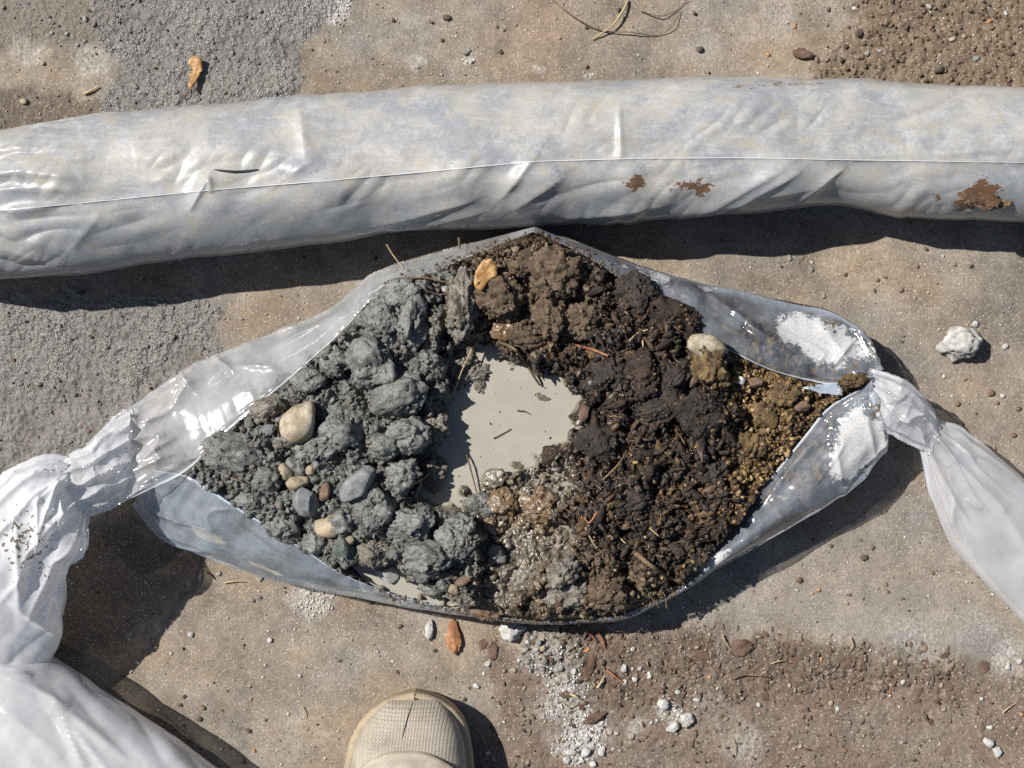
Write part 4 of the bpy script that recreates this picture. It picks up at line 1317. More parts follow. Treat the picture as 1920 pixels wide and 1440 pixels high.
BAG_MARKS = [(1312, 772, 'the large black peat block'), (1328, 655, 'the large soil-coated pale stone'), (1235, 755, 'the brown woody block'), (1255, 595, 'the dark woody slab'),
             (1190, 560, 'the upper black block'), (1190, 940, 'the round black lump'), (1110, 655, 'the reddish twig'), (1203, 660, 'the standing straw'), (1235, 1065, 'the stout brown stick'),
             (1085, 780, 'the pond'), (1106, 1005, 'the leftmost straw'), (1158, 1005, 'the bent straw'), (1400, 940, 'the lower right film'), (1110, 500, 'the bag apex'), (1130, 1110, 'the lowest brown lump'),
             (1335, 880, 'the dark right lump'), (1120, 830, 'the glistening brown lump'), (1400, 800, 'the ochre soil'), (1160, 870, 'the thin dark stick'), (1278, 825, 'the thin root')]
GROUND_MARKS = [(770, 1300, 'the boot toe'), (851, 1195, 'the red bark chip'), (961, 1180, 'the rounded white chunk'), (1020, 1235, 'the grey crumb cluster'), (1090, 1405, 'the white crumb heap'), (1098, 1252, 'the broad bark chip'),
                (1116, 1346, 'the cigar-shaped bark'), (1275, 1357, 'the twin white lumps'), (1318, 1229, 'the long bark piece'), (1390, 1215, 'the triangular bark piece'), (1575, 1247, 'the oblong chips'), (1410, 1268, 'the bent twig'),
                (1862, 1400, 'the white flakes'), (1860, 1110, 'the right film tail'), (1798, 646, 'the big white chunk'), (1690, 760, 'the right knot'), (366, 135, 'the dry leaf'), (43, 190, 'the tan pebble by the wet mud'),
                (1145, 35, 'the dry straw'), (1505, 101, 'the wood chunk'), (1880, 60, 'the crumbly top right soil'), (110, 900, 'the left twist'), (260, 1330, 'the lower left bag'), (700, 1130, 'the small lower pool'),
                (1152, 1265, 'the orange splinter'), (1075, 1306, 'the pale stick'), (1440, 1080, 'the lower right film'), (1250, 1300, 'the scattered white crumbs'), (1890, 1330, 'the single pale straw'), (1600, 1210, 'the curled fibre'),
                (1843, 1252, 'the squarish chip'), (640, 20, 'the top white dust'), (875, 100, 'the paired grey crumbs'), (330, 640, 'the wet mud lump'), (440, 1090, 'the lower left film'), (1480, 540, 'the upper right film'), (1128, 1198, 'the short orange splinter'),
                (1700, 1350, 'the bare lower right patch'), (1500, 1380, 'the bottom dust patch'), (1900, 1440, 'the bottom right corner'), (1000, 1360, 'the pale dust smear'), (420, 620, 'the rusty ground'), (1240, 30, 'the wiry root')]


def bedded(px, py, r, sink=0.25):
    """height at which a lump of half-height r (px) sits bedded in the earth"""
    s_ = np.mean([surf(px + a * 0.6 * r, py + b * 0.6 * r) for a, b in ((0, 0), (1, 0), (-1, 0), (0, 1), (0, -1))])
    return max(s_, WATER_Z - 0.002) + r * S * (1 - 2 * sink) * 0.5


CLAY = 'lumps of grey clay in the open bag'
clods = [  # px, py, rx, ry, rz, rot, style, mat, label
    (700, 682, 52, 54, 44, .2, 'clay', 'clay', 'big blocky grey clay clod, largest lump left of the pond'),
    (748, 748, 62, 46, 42, .6, 'clay', 'clay', 'pale cracked grey clay clod with a bluish top beside the pond'),
    (712, 600, 42, 42, 28, .1, 'clay', 'clay', 'smooth muddy clay lump under the upper left film edge'),
    (772, 595, 34, 62, 36, .0, 'clay', 'clay', 'tall crumbly grey clay lump at the top beside the brown soil'),
    (752, 548, 38, 30, 24, .3, 'clay', 'clay', 'grey clay lump nearest the top of the clay, by the film'),
    (868, 572, 27, 62, 40, .08, 'wood', 'clay_brown', 'upright dark grey-brown slab of mud left of the orange bark flake'),
    (440, 852, 62, 42, 26, -.2, 'clay', 'clay', 'broad flat grey clay clod at the far left of the slit'),
    (595, 835, 42, 34, 30, .4, 'clay', 'clay', 'spiky grey clay lump just below the big pale stone'),
    (640, 800, 40, 44, 28, .9, 'clay', 'clay', 'crumbly grey clay lump right of the big pale stone'),
    (765, 812, 46, 36, 30, .3, 'clay', 'clay', 'shaded grey clay lump above the thin clay spit in the pond'),
    (812, 800, 26, 24, 20, .0, 'crumbly', 'clay_brown', 'small knobbly clay lump overhanging the left shore of the pond'),
    (800, 838, 46, 15, 14, .75, 'crumbly', 'clay_brown', 'thin clay spit reaching diagonally into the pond'),
    (810, 884, 28, 30, 22, .0, 'crumbly', 'clay_brown', 'knobbly clay island in the lower left arm of the pond'),
    (470, 938, 28, 32, 24, .3, 'clay', 'clay', 'grey clay lump touching the lower left film edge, leftmost'),
    (530, 990, 36, 28, 22, -.4, 'clay', 'clay', 'crumbly grey clay lump along the lower left film edge'),
    (700, 945, 40, 46, 36, .1, 'clay', 'clay', 'rough grey clay lump directly below the blue-grey stone'),
    (772, 985, 52, 36, 34, .2, 'clay', 'clay', 'wide grey clay lump with a deep shaded hollow on its right'),
    (795, 1050, 52, 38, 40, -.1, 'clay', 'clay', 'smooth high grey clay lump near the lower film edge'),
    (850, 1015, 30, 36, 24, .1, 'clay', 'clay', 'grey clay lump half sunk in brown slurry'),
    (700, 1035, 32, 28, 22, .2, 'clay', 'clay_brown', 'wrinkled brownish clay lump above the white pool stone'),
    (860, 985, 34, 28, 20, .5, 'clay', 'clay', 'grey clay lump south of the pond, rimmed by slurry'),
    (905, 948, 34, 28, 20, .2, 'clay', 'clay', 'wet grey clay lump left of the rusty mud'),
    (930, 1040, 22, 20, 18, .0, 'clay', 'clay', 'single grey clay lump standing alone in brown slurry'),
    (812, 1100, 24, 18, 18, .0, 'crumbly', 'clay', 'crumbly clay lump closest to the lower film edge'),
    (830, 1095, 14, 18, 16, .3, 'clay', 'clay', 'small round clay ball left of the tan pebble at the rim'),
    (500, 770, 34, 24, 20, .4, 'clay', 'clay_brown', 'mud lump at the film edge above the small slate chip'),
    (580, 712, 32, 24, 20, .3, 'clay', 'clay', 'crumbly grey clay lump under the upper left film, above the pale stone'),
    (632, 678, 32, 30, 24, -.3, 'clay', 'clay', 'dark wet clay lump left of the big blocky clod'),
    (545, 820, 24, 18, 16, .1, 'crumbly', 'clay', 'small clay crumb cluster left below the big pale stone'),
    (500, 900, 24, 22, 18, .1, 'crumbly', 'clay', 'small grey clay lump left of the tan split stone'),
    (640, 980, 22, 22, 18, .1, 'crumbly', 'clay', 'small grey clay lump right of the smooth tan pebble'),
    (590, 1020, 24, 20, 18, .1, 'crumbly', 'clay', 'small grey clay lump below the smooth tan pebble'),
    (560, 875, 22, 24, 20, .1, 'clay', 'clay', 'clay smear covering the split tan stone'),
    (755, 890, 30, 26, 22, .6, 'crumbly', 'clay', 'small crumbly clay lump left of the clay island'),
    (720, 840, 34, 26, 26, .2, 'clay', 'clay', 'dark crumbly clay lump above the blue-grey stone'),
    (893, 700, 28, 17, 13, .1, 'crumbly', 'clay_brown', 'wet lump with a pointed tail dipping into the top of the pond'),
    (900, 716, 11, 20, 9, .0, 'crumbly', 'clay_brown', 'pointed mud tail poking down into the pond'),
    (855, 706, 22, 30, 18, .2, 'crumbly', 'clay_brown', 'brown-grey lump at the upper left shore of the pond'),
    (862, 676, 30, 18, 15, .2, 'crumbly', 'clay_brown', 'wet brown lump above the upper left shore of the pond'),
    (1017, 744, 17, 9, 6, -.5, 'crumbly', 'mud_wet', 'little mud island alone in the pond near its right shore'),
    (925, 896, 22, 16, 9, .2, 'crumbly', 'mud_wet', 'glossy brown mud lump at the lower shore of the pond'),
    (945, 940, 26, 26, 15, .2, 'crumbly', 'rust_mud', 'rusty orange-brown wet mud lump below the pond'),
    (1008, 945, 34, 26, 16, -.3, 'crumbly', 'rust_mud', 'rusty brown mud lump right of the orange one'),
    (972, 872, 15, 11, 7, .2, 'clay', 'mud_wet', 'small glossy mud lump in the shallow right of the pond'),
    (1035, 852, 20, 17, 11, .2, 'crumbly', 'peat_brown', 'dark round lump at the lower right shore of the pond'),
    (937, 560, 38, 36, 30, .2, 'crumbly', 'brown', 'brown crumbly lump just below the orange bark flake'),
    (1045, 515, 46, 44, 34, .2, 'crumbly', 'brown', 'large brown crumbly lump under the bag apex'),
    (1030, 590, 28, 40, 30, .1, 'crumbly', 'brown', 'tall brown crumbly lump right of the dark hollow'),
    (990, 635, 38, 18, 16, -.3, 'crumbly', 'brown', 'low brown lump on the upper shore of the pond'),
    (945, 620, 24, 18, 16, .2, 'crumbly', 'rust_mud', 'orange-brown wet lump above the forked twig'),
    (975, 500, 34, 24, 22, .2, 'crumbly', 'brown', 'brown soil lump right beside the orange bark flake'),
    (1090, 600, 28, 30, 22, .2, 'crumbly', 'brown', 'brown crumb lump where the brown soil meets the peat'),
    (1065, 1115, 38, 26, 18, .2, 'crumbly', 'clay_brown', 'brown mud lump by the lower film edge'),
    (1130, 1110, 44, 30, 22, .1, 'crumbly', 'brown', 'brown crumbly lump at the lowest point of the bag'),
    (1055, 1075, 30, 22, 18, .6, 'crumbly', 'clay_brown', 'brown-grey lump with a shaded lower side in the slurry'),
    (985, 1085, 26, 20, 14, .2, 'crumbly', 'mud_wet', 'glossy brown lump in the lower slurry'),
    (905, 1140, 34, 17, 14, -.4, 'crumbly', 'rust_mud', 'brown mud lump hanging over the lower film edge'),
    (1190, 560, 40, 44, 28, .1, 'wood', 'peat', 'black peat block below the right film edge'),
    (1255, 595, 62, 34, 24, -.35, 'wood', 'peat_brown', 'long dark woody slab along the upper right film edge'),
    (1312, 772, 46, 48, 34, .2, 'clay', 'peat', 'large smooth black peat block, biggest in the peat'),
    (1235, 755, 46, 34, 20, .3, 'wood', 'peat', 'brown woody peat block left of the large black block'),
    (1270, 705, 34, 22, 24, .9, 'wood', 'peat', 'dark upright wood shard above the large black block'),
    (1205, 700, 26, 44, 22, .3, 'wood', 'peat_brown', 'upright brown wood shard in the middle of the peat'),
    (1190, 940, 30, 28, 22, .1, 'wood', 'peat', 'round black peat lump in the lower peat'),
    (1330, 690, 34, 34, 26, .2, 'crumbly', 'gold', 'ochre lump below the large pale stone'),
    (1335, 880, 26, 30, 20, .2, 'crumbly', 'peat', 'dark peat lump near the right film edge'),
    (1130, 700, 40, 30, 18, .2, 'crumbly', 'peat', 'glistening black peat lump right of the pond'),
    (1120, 830, 34, 30, 12, .2, 'crumbly', 'peat', 'glistening brown peat lump on the right shore of the pond'),
    (1430, 780, 24, 22, 16, .2, 'crumbly', 'gold', 'ochre soil lump in the right end of the slit'),
    (1470, 740, 26, 18, 14, .2, 'crumbly', 'gold', 'ochre soil lump above the reddish pebble'),
    (1400, 840, 28, 24, 18, .2, 'crumbly', 'gold', 'ochre soil lump close to the lower right film edge'),
    (1600, 712, 26, 13, 12, .2, 'crumbly', 'gold', 'ochre crumbs caught where the film is gathered at the right knot'),
]
from mathutils import Matrix, Euler
CLING = []
PAL = {'clay': ([(0.135, 0.137, 0.127), (0.17, 0.172, 0.158), (0.11, 0.112, 0.105)], .45), 'clay_brown': ([(0.14, 0.12, 0.095), (0.19, 0.17, 0.14)], .6), 'mud_wet': ([(0.16, 0.135, 0.10)], 1.0),
       'rust_mud': ([(0.17, 0.11, 0.06), (0.2, 0.15, 0.1)], .9), 'brown': ([(0.11, 0.075, 0.047), (0.16, 0.115, 0.075), (0.07, 0.048, 0.032)], .5), 'peat': ([(0.03, 0.023, 0.019), (0.05, 0.036, 0.027), (0.10, 0.065, 0.04)], .4),
       'peat_brown': ([(0.05, 0.034, 0.025), (0.08, 0.052, 0.035), (0.03, 0.022, 0.018), (0.15, 0.10, 0.06)], .3), 'gold': ([(0.2, 0.13, 0.065), (0.12, 0.08, 0.04), (0.28, 0.2, 0.11)], .2)}
for i, (x, y, rx, ry, rz, rot, st, mt, lab) in enumerate(clods):
    z = bedded(x, y, rz, 0.34 if mt == 'clay' else 0.32) if x < 1560 else 0.062
    nm = {'clay': 'clay_clod', 'clay_brown': 'mud_lump', 'mud_wet': 'mud_lump', 'rust_mud': 'mud_lump', 'brown': 'soil_lump', 'peat': 'peat_block', 'peat_brown': 'peat_block', 'gold': 'soil_lump'}[mt]
    o = put(nm, lump(st, mt, i % 11, 5 if max(rx, ry) > 24 else 4), x, y, z, (rx, ry, rz), rot, lab, {'clay_clod': 'clod', 'mud_lump': 'mud lump', 'soil_lump': 'soil lump', 'peat_block': 'peat'}[nm], None, 0.35)
    mv = np.empty(len(o.data.vertices) * 3, np.float32)
    o.data.vertices.foreach_get('co', mv)
    mx = np.array(Matrix.LocRotScale(o.location, Euler(o.rotation_euler), o.scale))
    wv_ = mv.reshape(-1, 3) @ mx[:3, :3].T + mx[:3, 3]
    up_ = wv_[wv_[:, 2] > o.location.z]
    nk = int(rx * ry / (16 if mt not in ('clay', 'mud_wet') else 60))
    pk = up_[rng.integers(0, len(up_), nk)]
    rd = (0.9 + 3.6 * rng.random(nk) ** 2.5) * S
    pl, wt = PAL[mt]
    CLING.append((np.c_[pk, rd], np.array(pl)[rng.integers(0, len(pl), nk)] * rng.uniform(.75, 1.3, (nk, 1)), np.full(nk, wt)))

stones = [
    (563, 790, 33, 40, 26, -.5, 'cobble', 'granite', 'large pale speckled round stone in the grey clay'),
    (620, 984, 29, 22, 18, .2, 'cobble', 'tan_stone', 'smooth tan pebble in the clay near the lower film edge'),
    (672, 908, 40, 23, 22, .75, 'cobble', 'blue_stone', 'long blue-grey stone with pale veins in the clay'),
    (575, 938, 22, 26, 22, .15, 'angular', 'blue_stone', 'angular blue-grey stone between the tan pebbles'),
    (536, 886, 14, 18, 16, .4, 'cobble', 'tan_stone', 'left half of the tan stone showing from under clay'),
    (558, 905, 20, 14, 14, .1, 'cobble', 'tan_stone', 'tan stone partly hidden under a clay smear'),
    (583, 882, 10, 9, 8, .4, 'cobble', 'tan_stone', 'tiny yellowish pebble right of the clay smear'),
    (592, 899, 11, 8, 7, .4, 'cobble', 'green_stone', 'tiny greenish pebble under the yellowish one'),
    (608, 922, 10, 17, 9, -.2, 'angular', 'brown_pebble', 'small reddish-brown stone chip right of the angular stone'),
    (724, 1076, 20, 16, 13, -.2, 'angular', 'pale_stone', 'white-grey stone standing in the small lower pool'),
    (506, 806, 13, 9, 8, .1, 'angular', 'blue_stone', 'small slate chip left of the big pale stone'),
    (640, 1032, 14, 20, 14, .2, 'angular', 'green_stone', 'dark green stone below the smooth tan pebble'),
    (656, 1014, 9, 8, 7, .2, 'cobble', 'tan_stone', 'tiny tan pebble next to the dark green stone'),
    (851, 1105, 12, 10, 9, -.4, 'cobble', 'tan_stone', 'tan pebble at the lower rim beside the clay ball'),
    (868, 1090, 14, 9, 8, .2, 'cobble', 'brown_pebble', 'brown pebble in slurry right above the rim pebble'),
    (1326, 652, 36, 22, 18, -.35, 'cobble', 'granite', 'large pale stone half coated in ochre soil in the peat'),
    (1505, 762, 15, 10, 9, .3, 'cobble', 'brown_pebble', 'reddish pebble in the ochre soil at the right end'),
    (1408, 718, 20, 9, 8, .1, 'angular', 'brown_pebble', 'flat pinkish stone in the ochre soil'),
    (1438, 785, 17, 20, 12, .2, 'angular', 'gold', 'ochre stone lying flat in the ochre soil'),
    (835, 542, 6, 6, 6, .2, 'cobble', 'pale_stone', 'tiny round pale pebble beside the upright slab'),
    (1387, 715, 9, 8, 6, .2, 'angular', 'pale_stone', 'small pale chip below the big soil-coated stone'),
]
for i, (x, y, rx, ry, rz, rot, st, mt, lab) in enumerate(stones):
    put('stone' if max(rx, ry) > 20 else 'pebble', lump(st, mt, i % 9, 4), x, y, bedded(x, y, rz, 0.22) + 0.003, (rx, ry, rz), rot, lab, 'stone' if max(rx, ry) > 20 else 'pebble')
# pale stones pressed against the lower left film
def lim_at(px, py):
    return float(lim[int(np.clip(round(((px - 960) * kz - cx[0]) / cs), 0, len(cx) - 1)), int(np.clip(round(((720 - py) * kz - cy[0]) / cs), 0, len(cy) - 1))])


for (x, y, rx, ry, lab) in [(405, 985, 46, 34, 'rounded pale stone seen through the lower left film, nearer the twist'), (508, 1043, 48, 30, 'rounded pale stone seen through the lower left film, nearer the pool')]:
    put('stone', lump('stone', 'granite', 1 if x < 450 else 3, 4), x, y, min(lim_at(x + a, y + b) for a in (-30, -15, 0, 15, 30) for b in (-20, 0, 20)) - 8 * S + 0.0006, (rx, ry, 8), -.4, lab, 'stone', None, 0.02)


def tubeline(name, pts, r, mat, label=None, cat=None, group=None, n=26, sides=6, taper=0.45):
    """a thin bent twig or root through points (px, py, z)"""
    C_ = spline(np.array(pts, float), n)
    W_ = np.array([P(*c) for c in C_])
    W_ += 0.00008 * rng.normal(size=W_.shape)
    T = np.gradient(W_, axis=0)
    T /= np.linalg.norm(T, axis=1, keepdims=True) + 1e-12
    up = np.array([0.13, 0.21, 0.97])
    B = np.cross(T, up)
    B /= np.linalg.norm(B, axis=1, keepdims=True) + 1e-12
    N_ = np.cross(B, T)
    a = np.linspace(0, 2 * math.pi, sides, endpoint=False)
    rad = r * S * (1 - taper * np.linspace(0, 1, n)) * (1 + 0.06 * rng.normal(size=n))
    G = W_[:, None] + rad[:, None, None] * (np.cos(a)[None, :, None] * B[:, None] + np.sin(a)[None, :, None] * N_[:, None])
    base = G[0].mean(0)
    o = link(name, mesh_np(name, (G - base).reshape(-1, 3), grid_faces(n, sides, True), M[mat]), loc=base)
    if label:
        tag(o, label, cat, group)
    return o


def on(pts, lift=0.003):
    return [(x, y, max(surf(x, y), WATER_Z) + lift + (e[0] if e else 0)) for x, y, *e in pts]


twigs = [
    (on([(897, 640), (885, 655, .008), (868, 690, .012), (855, 725, .008), (845, 747)]), 1.6, 'straw', 'thin pale root arching over the upper left of the pond'),
    (on([(935, 640), (965, 655, .004), (985, 680, .004), (1005, 712, .003), (1012, 722)]), 3.6, 'root', 'thick forked twig reaching into the pond from above'),
    (on([(985, 655), (970, 648, .004), (950, 650)]), 2.2, 'root', 'short side twig of the forked twig above the pond'),
    (on([(874, 850), (880, 870, .003), (885, 890, .003), (893, 920, .002), (900, 945)]), 1.8, 'root', 'thin root curving down from the lower shore of the pond'),
    (on([(760, 915), (790, 900, .006), (808, 886, .008)]), 1.5, 'straw', 'thin root lying over the clay island'),
    (on([(1080, 648), (1110, 655, .004), (1140, 667, .003)]), 3.2, 'bark_red', 'reddish twig right above the pond shore'),
    (on([(1202, 620), (1206, 650, .006), (1203, 690, .004)]), 1.8, 'straw', 'pale straw standing in the upper peat'),
    (on([(1095, 985), (1105, 1005, .004), (1118, 1028)]), 2.0, 'straw', 'pale straw in the lower peat, leftmost'),
    (on([(1145, 998), (1158, 1005, .004), (1172, 1018)]), 1.8, 'straw', 'pale bent straw in the lower peat, beside the leftmost'),
    (on([(1218, 990), (1235, 1005, .003)]), 1.5, 'straw', 'short pale straw in the lower peat, rightmost'),
    (on([(1190, 1035), (1220, 1060, .003), (1250, 1080), (1275, 1092)]), 5.0, 'root', 'stout brown stick pointing at the lower right film'),
    (on([(1210, 1100), (1222, 1120, .006), (1236, 1140, .01)]), 1.5, 'root', 'dark rootlet poking over the lower film edge'),
    (on([(1174, 1108), (1173, 1130, .004), (1172, 1155, .006)]), 1.8, 'straw', 'straw hanging straight down over the lower film edge'),
    (on([(840, 1107), (860, 1125, .003), (880, 1148, .003)]), 1.8, 'straw', 'pale straw lying across the lower rim of the bag'),
    (on([(970, 770), (985, 772), (995, 777)], .001), 1.4, 'dark_gap', 'dark splinter floating in the middle of the pond'),
    (on([(925, 822), (945, 812), (958, 804)], .001), 1.5, 'root', 'splinter half under water in the middle of the pond'),
    (on([(725, 458), (738, 480, -.002), (757, 503)], .014), 1.4, 'straw', 'dry straw sticking up past the upper left film edge'),
    (on([(518, 790), (522, 815, .006), (530, 840, .002)]), 1.6, 'root', 'dark root beside the small slate chip'),
    (on([(800, 545), (825, 552, .006), (850, 545, .008), (880, 540, .004)]), 1.6, 'root', 'root looping between the clay and the upright slab'),
    (on([(860, 440), (862, 470, .006), (862, 490)], .008), 2.8, 'dark_clod', 'dark muddy twig end at the bag apex'),
    (on([(740, 525), (790, 520, .004), (840, 530, .004)], .006), 2.4, 'root', 'brown root fibre on top of the clay by the film'),
    (on([(1265, 805), (1280, 825, .004), (1290, 850)]), 1.6, 'root', 'thin root below the large black peat block'),
    (on([(1120, 960), (1105, 980, .003), (1095, 970)]), 2.2, 'bark_red', 'short reddish twig in the lower peat'),
    (on([(430, 895), (455, 905, .004), (480, 930)]), 1.5, 'root', 'dark root at the left film edge'),
    (on([(1130, 900), (1160, 870, .004), (1175, 845)]), 2.2, 'root', 'thin dark stick in the middle peat'),
    (on([(1180, 640), (1195, 625, .004), (1215, 618)]), 1.8, 'straw', 'small pale fibre in the upper peat'),
    (on([(1250, 1140), (1248, 1120, .004), (1240, 1105)]), 1.6, 'root', 'dark rootlet by the lower right film'),
]
for pts, r, mt, lab in twigs:
    tubeline('twig' if mt in ('root', 'bark_red', 'dark_clod', 'dark_gap') else 'straw', pts, r, mt, lab, 'twig' if mt != 'straw' else 'straw')

# flakes
fz = surf(910, 515)
o = sheet('bark_flake', [(905, 488), (922, 484), (932, 500), (930, 517), (917, 524), (905, 545), (890, 540), (888, 520), (895, 502)], fz + 0.014, 'leaf', None, 0.0012, 0.005, 3)
tag(o, 'curled orange bark flake on the brown soil in the bag', 'bark flake')

# wood chips and shreds all through the peat
CH = 'wood chips in the black peat'
for i in range(150):
    for _ in range(40):
        x, y = random.uniform(1060, 1500), random.uniform(500, 1140)
        gi = int(np.clip(round(((x - 960) * kz - cx[0]) / cs), 0, len(cx) - 1))
        gj = int(np.clip(round(((720 - y) * kz - cy[0]) / cs), 0, len(cy) - 1))
        if sdo[gi, gj] > 30 and peat_m[gi, gj] > 0.5 and lim[gi, gj] > 1:
            break
    L_ = random.uniform(7, 24)
    mt = random.choice(['peat_brown', 'peat_brown', 'peat', 'peat', 'bark', 'gold', 'peat_brown'])
    nm_ = ('long ' if L_ > 17 else 'short ' if L_ < 11 else '') + {'peat_brown': 'dark brown', 'bark': 'reddish brown', 'peat': 'black', 'gold': 'ochre'}[mt] + ' wood chip in peat'
    put('wood_chip', lump('wood', mt, i % 5, 3), x, y, surf(x, y) + 0.0015, (L_, L_ * random.uniform(.22, .45), L_ * .22), random.uniform(0, 6.28),
        single_out(nm_, x, y, BAG_MARKS), 'wood chip', CH, 0.5)


# loose crumbs, far too many to count
def crumbs(name, pts, cols, wets, mat, label, cat, sub=1, seed=0, squash=0.75, stretch=1.0):
    """pts (n,4): x, y, z, radius in metres"""
    r2 = np.random.default_rng(seed)
    V0, F0 = ICO[sub]
    n, m = len(pts), len(V0)
    nvar = 24
    shp = np.stack([V0 * (1 + 0.55 * fbm3(V0 * 1.5 + k * 5.1, 900 + k, 3))[:, None] * np.random.default_rng(k).uniform(.65, 1.2, 3) for k in range(nvar)])
    B = shp[r2.integers(0, nvar, n)]
    if stretch > 1:
        B = B * np.stack([r2.uniform(1, stretch, n), r2.uniform(.6, 1, n), np.ones(n)], 1)[:, None]
    B = B * np.array([1, 1, squash])
    a = r2.uniform(0, 6.28, n)
    t = r2.normal(0, 0.5, n)
    ca, sa = np.cos(a), np.sin(a)
    X = B[..., 0] * np.cos(t)[:, None] + B[..., 2] * np.sin(t)[:, None]
    Zz = -B[..., 0] * np.sin(t)[:, None] + B[..., 2] * np.cos(t)[:, None]
    Y = B[..., 1]
    R = np.stack([X * ca[:, None] - Y * sa[:, None], X * sa[:, None] + Y * ca[:, None], Zz], -1)
    V = (R * pts[:, 3][:, None, None] + pts[:, None, :3]).reshape(-1, 3)
    F = (F0[None] + (np.arange(n) * m)[:, None, None]).reshape(-1, 3)
    o = link(name, mesh_np(name, V, F, M[mat], True, {'col': np.repeat(cols, m, 0), 'wet': np.repeat(wets, m)}))
    return tag(o, label, cat, kind='stuff')


def pick_in(weight, n, seed):
    r2 = np.random.default_rng(seed)
    w = (weight * (sdo > 14) * (lim > 1)).ravel()
    k = r2.choice(w.size, n, p=w / w.sum())
    return np.unravel_index(k, EX.shape), r2


def scatter_crumbs(name, weight, n, rlo, rhi, palette, wet, label, seed, stretch=1.0, sub=1):
    (i, j), r2 = pick_in(weight, n, seed)
    rad = (rlo + (rhi - rlo) * r2.random(n) ** 2.2) * S
    pts = np.stack([CX[i, j], CY[i, j], CZ[i, j] + rad * 0.35, rad], 1)
    pal = np.array(palette)
    c = pal[r2.integers(0, len(pal), n)] * r2.uniform(0.7, 1.3, (n, 1))
    crumbs(name, pts, c, np.clip(wet + 0.25 * r2.normal(size=n), 0, 1), 'crumb', label, 'crumbs', sub, seed, 0.8, stretch)


crumbs('clinging_crumbs', np.vstack([c[0] for c in CLING]), np.vstack([c[1] for c in CLING]), np.concatenate([c[2] for c in CLING]), 'crumb', 'small crumbs clinging to the lumps in the open bag', 'crumbs', 1, 30, 0.8, 1.5)
scatter_crumbs('clay_crumbs', clay_m * (1 - dip), 2000, 1.2, 7.0, [(0.14, 0.142, 0.132), (0.18, 0.182, 0.17), (0.11, 0.112, 0.105), (0.15, 0.13, 0.105)], 0.3, 'loose grey clay crumbs between the clods in the open bag', 31, 1.3, 2)
scatter_crumbs('brown_crumbs', brown_all, 1500, 1.8, 7, [(0.11, 0.075, 0.045), (0.16, 0.115, 0.07), (0.08, 0.055, 0.035), (0.19, 0.15, 0.10)], 0.45, 'loose brown soil crumbs near the apex and foot of the open bag', 32, 1.4, 2)
scatter_crumbs('peat_crumbs', peat_m, 4500, 1.6, 6.5, [(0.025, 0.019, 0.016), (0.04, 0.029, 0.022), (0.06, 0.04, 0.028), (0.02, 0.017, 0.016), (0.10, 0.064, 0.036)], 0.4, 'loose black and brown peat crumbs in the open bag', 33, 2.6)
scatter_crumbs('ochre_crumbs', gold_m + 0.06 * peat_m * sstep(1120, 1250, EX), 2600, 1.4, 6, [(0.29, 0.185, 0.08), (0.15, 0.095, 0.042), (0.38, 0.27, 0.14), (0.07, 0.046, 0.025), (0.17, 0.11, 0.055)], 0.15, 'loose ochre crumbs at the right end of the open bag', 34, 1.4)
scatter_crumbs('slurry_crumbs', slur_m * (1 - dip) + marsh_m, 420, 1.8, 7.5, [(0.16, 0.135, 0.10), (0.13, 0.10, 0.07), (0.19, 0.17, 0.135), (0.09, 0.07, 0.052)], 1.0, 'glistening wet mud crumbs around the lower shore of the pond', 35, 1.3, 2)
def fibres(name, weight, n, label, seed, palette, rlo=0.5, rhi=1.1, L0=8, L1=34):
    (i, j), r2 = pick_in(weight, n, seed)
    Vs, Fs, Cs = [], [], []
    seg, sd4 = 6, 4
    base_f = grid_faces(seg, sd4, True)
    pal = np.array(palette)
    for k in range(n):
        L_ = r2.uniform(L0, L1) * S
        a0, cur = r2.uniform(0, 6.28), r2.normal(0, 0.9)
        t = np.linspace(-0.5, 0.5, seg)
        ang = a0 + cur * t
        x = CX[i[k], j[k]] + np.cumsum(np.cos(ang)) * L_ / seg
        y = CY[i[k], j[k]] + np.cumsum(np.sin(ang)) * L_ / seg
        ii = np.clip(np.round((x - cx[0]) / cs).astype(int), 0, len(cx) - 1)
        jj = np.clip(np.round((y - cy[0]) / cs).astype(int), 0, len(cy) - 1)
        z = np.convolve(np.pad(CZ[ii, jj], 1, mode='edge'), [.25, .5, .25], 'valid') + 0.0012
        rr = r2.uniform(rlo, rhi) * S
        q = np.linspace(0, 2 * math.pi, sd4, endpoint=False)
        G = np.stack([x[:, None] - np.sin(ang)[:, None] * np.cos(q) * rr, y[:, None] + np.cos(ang)[:, None] * np.cos(q) * rr, z[:, None] + np.sin(q) * rr + 0 * x[:, None]], -1)
        Vs.append(G.reshape(-1, 3))
        Fs.append(base_f + k * seg * sd4)
        Cs.append(np.repeat(pal[r2.integers(0, len(pal))][None] * r2.uniform(.7, 1.3), seg * sd4, 0))
    o = link(name, mesh_np(name, np.vstack(Vs), np.vstack(Fs), M['crumb'], True, {'col': np.vstack(Cs), 'wet': np.full(n * seg * sd4, 0.35)}))
    return tag(o, label, 'fibres', kind='stuff')


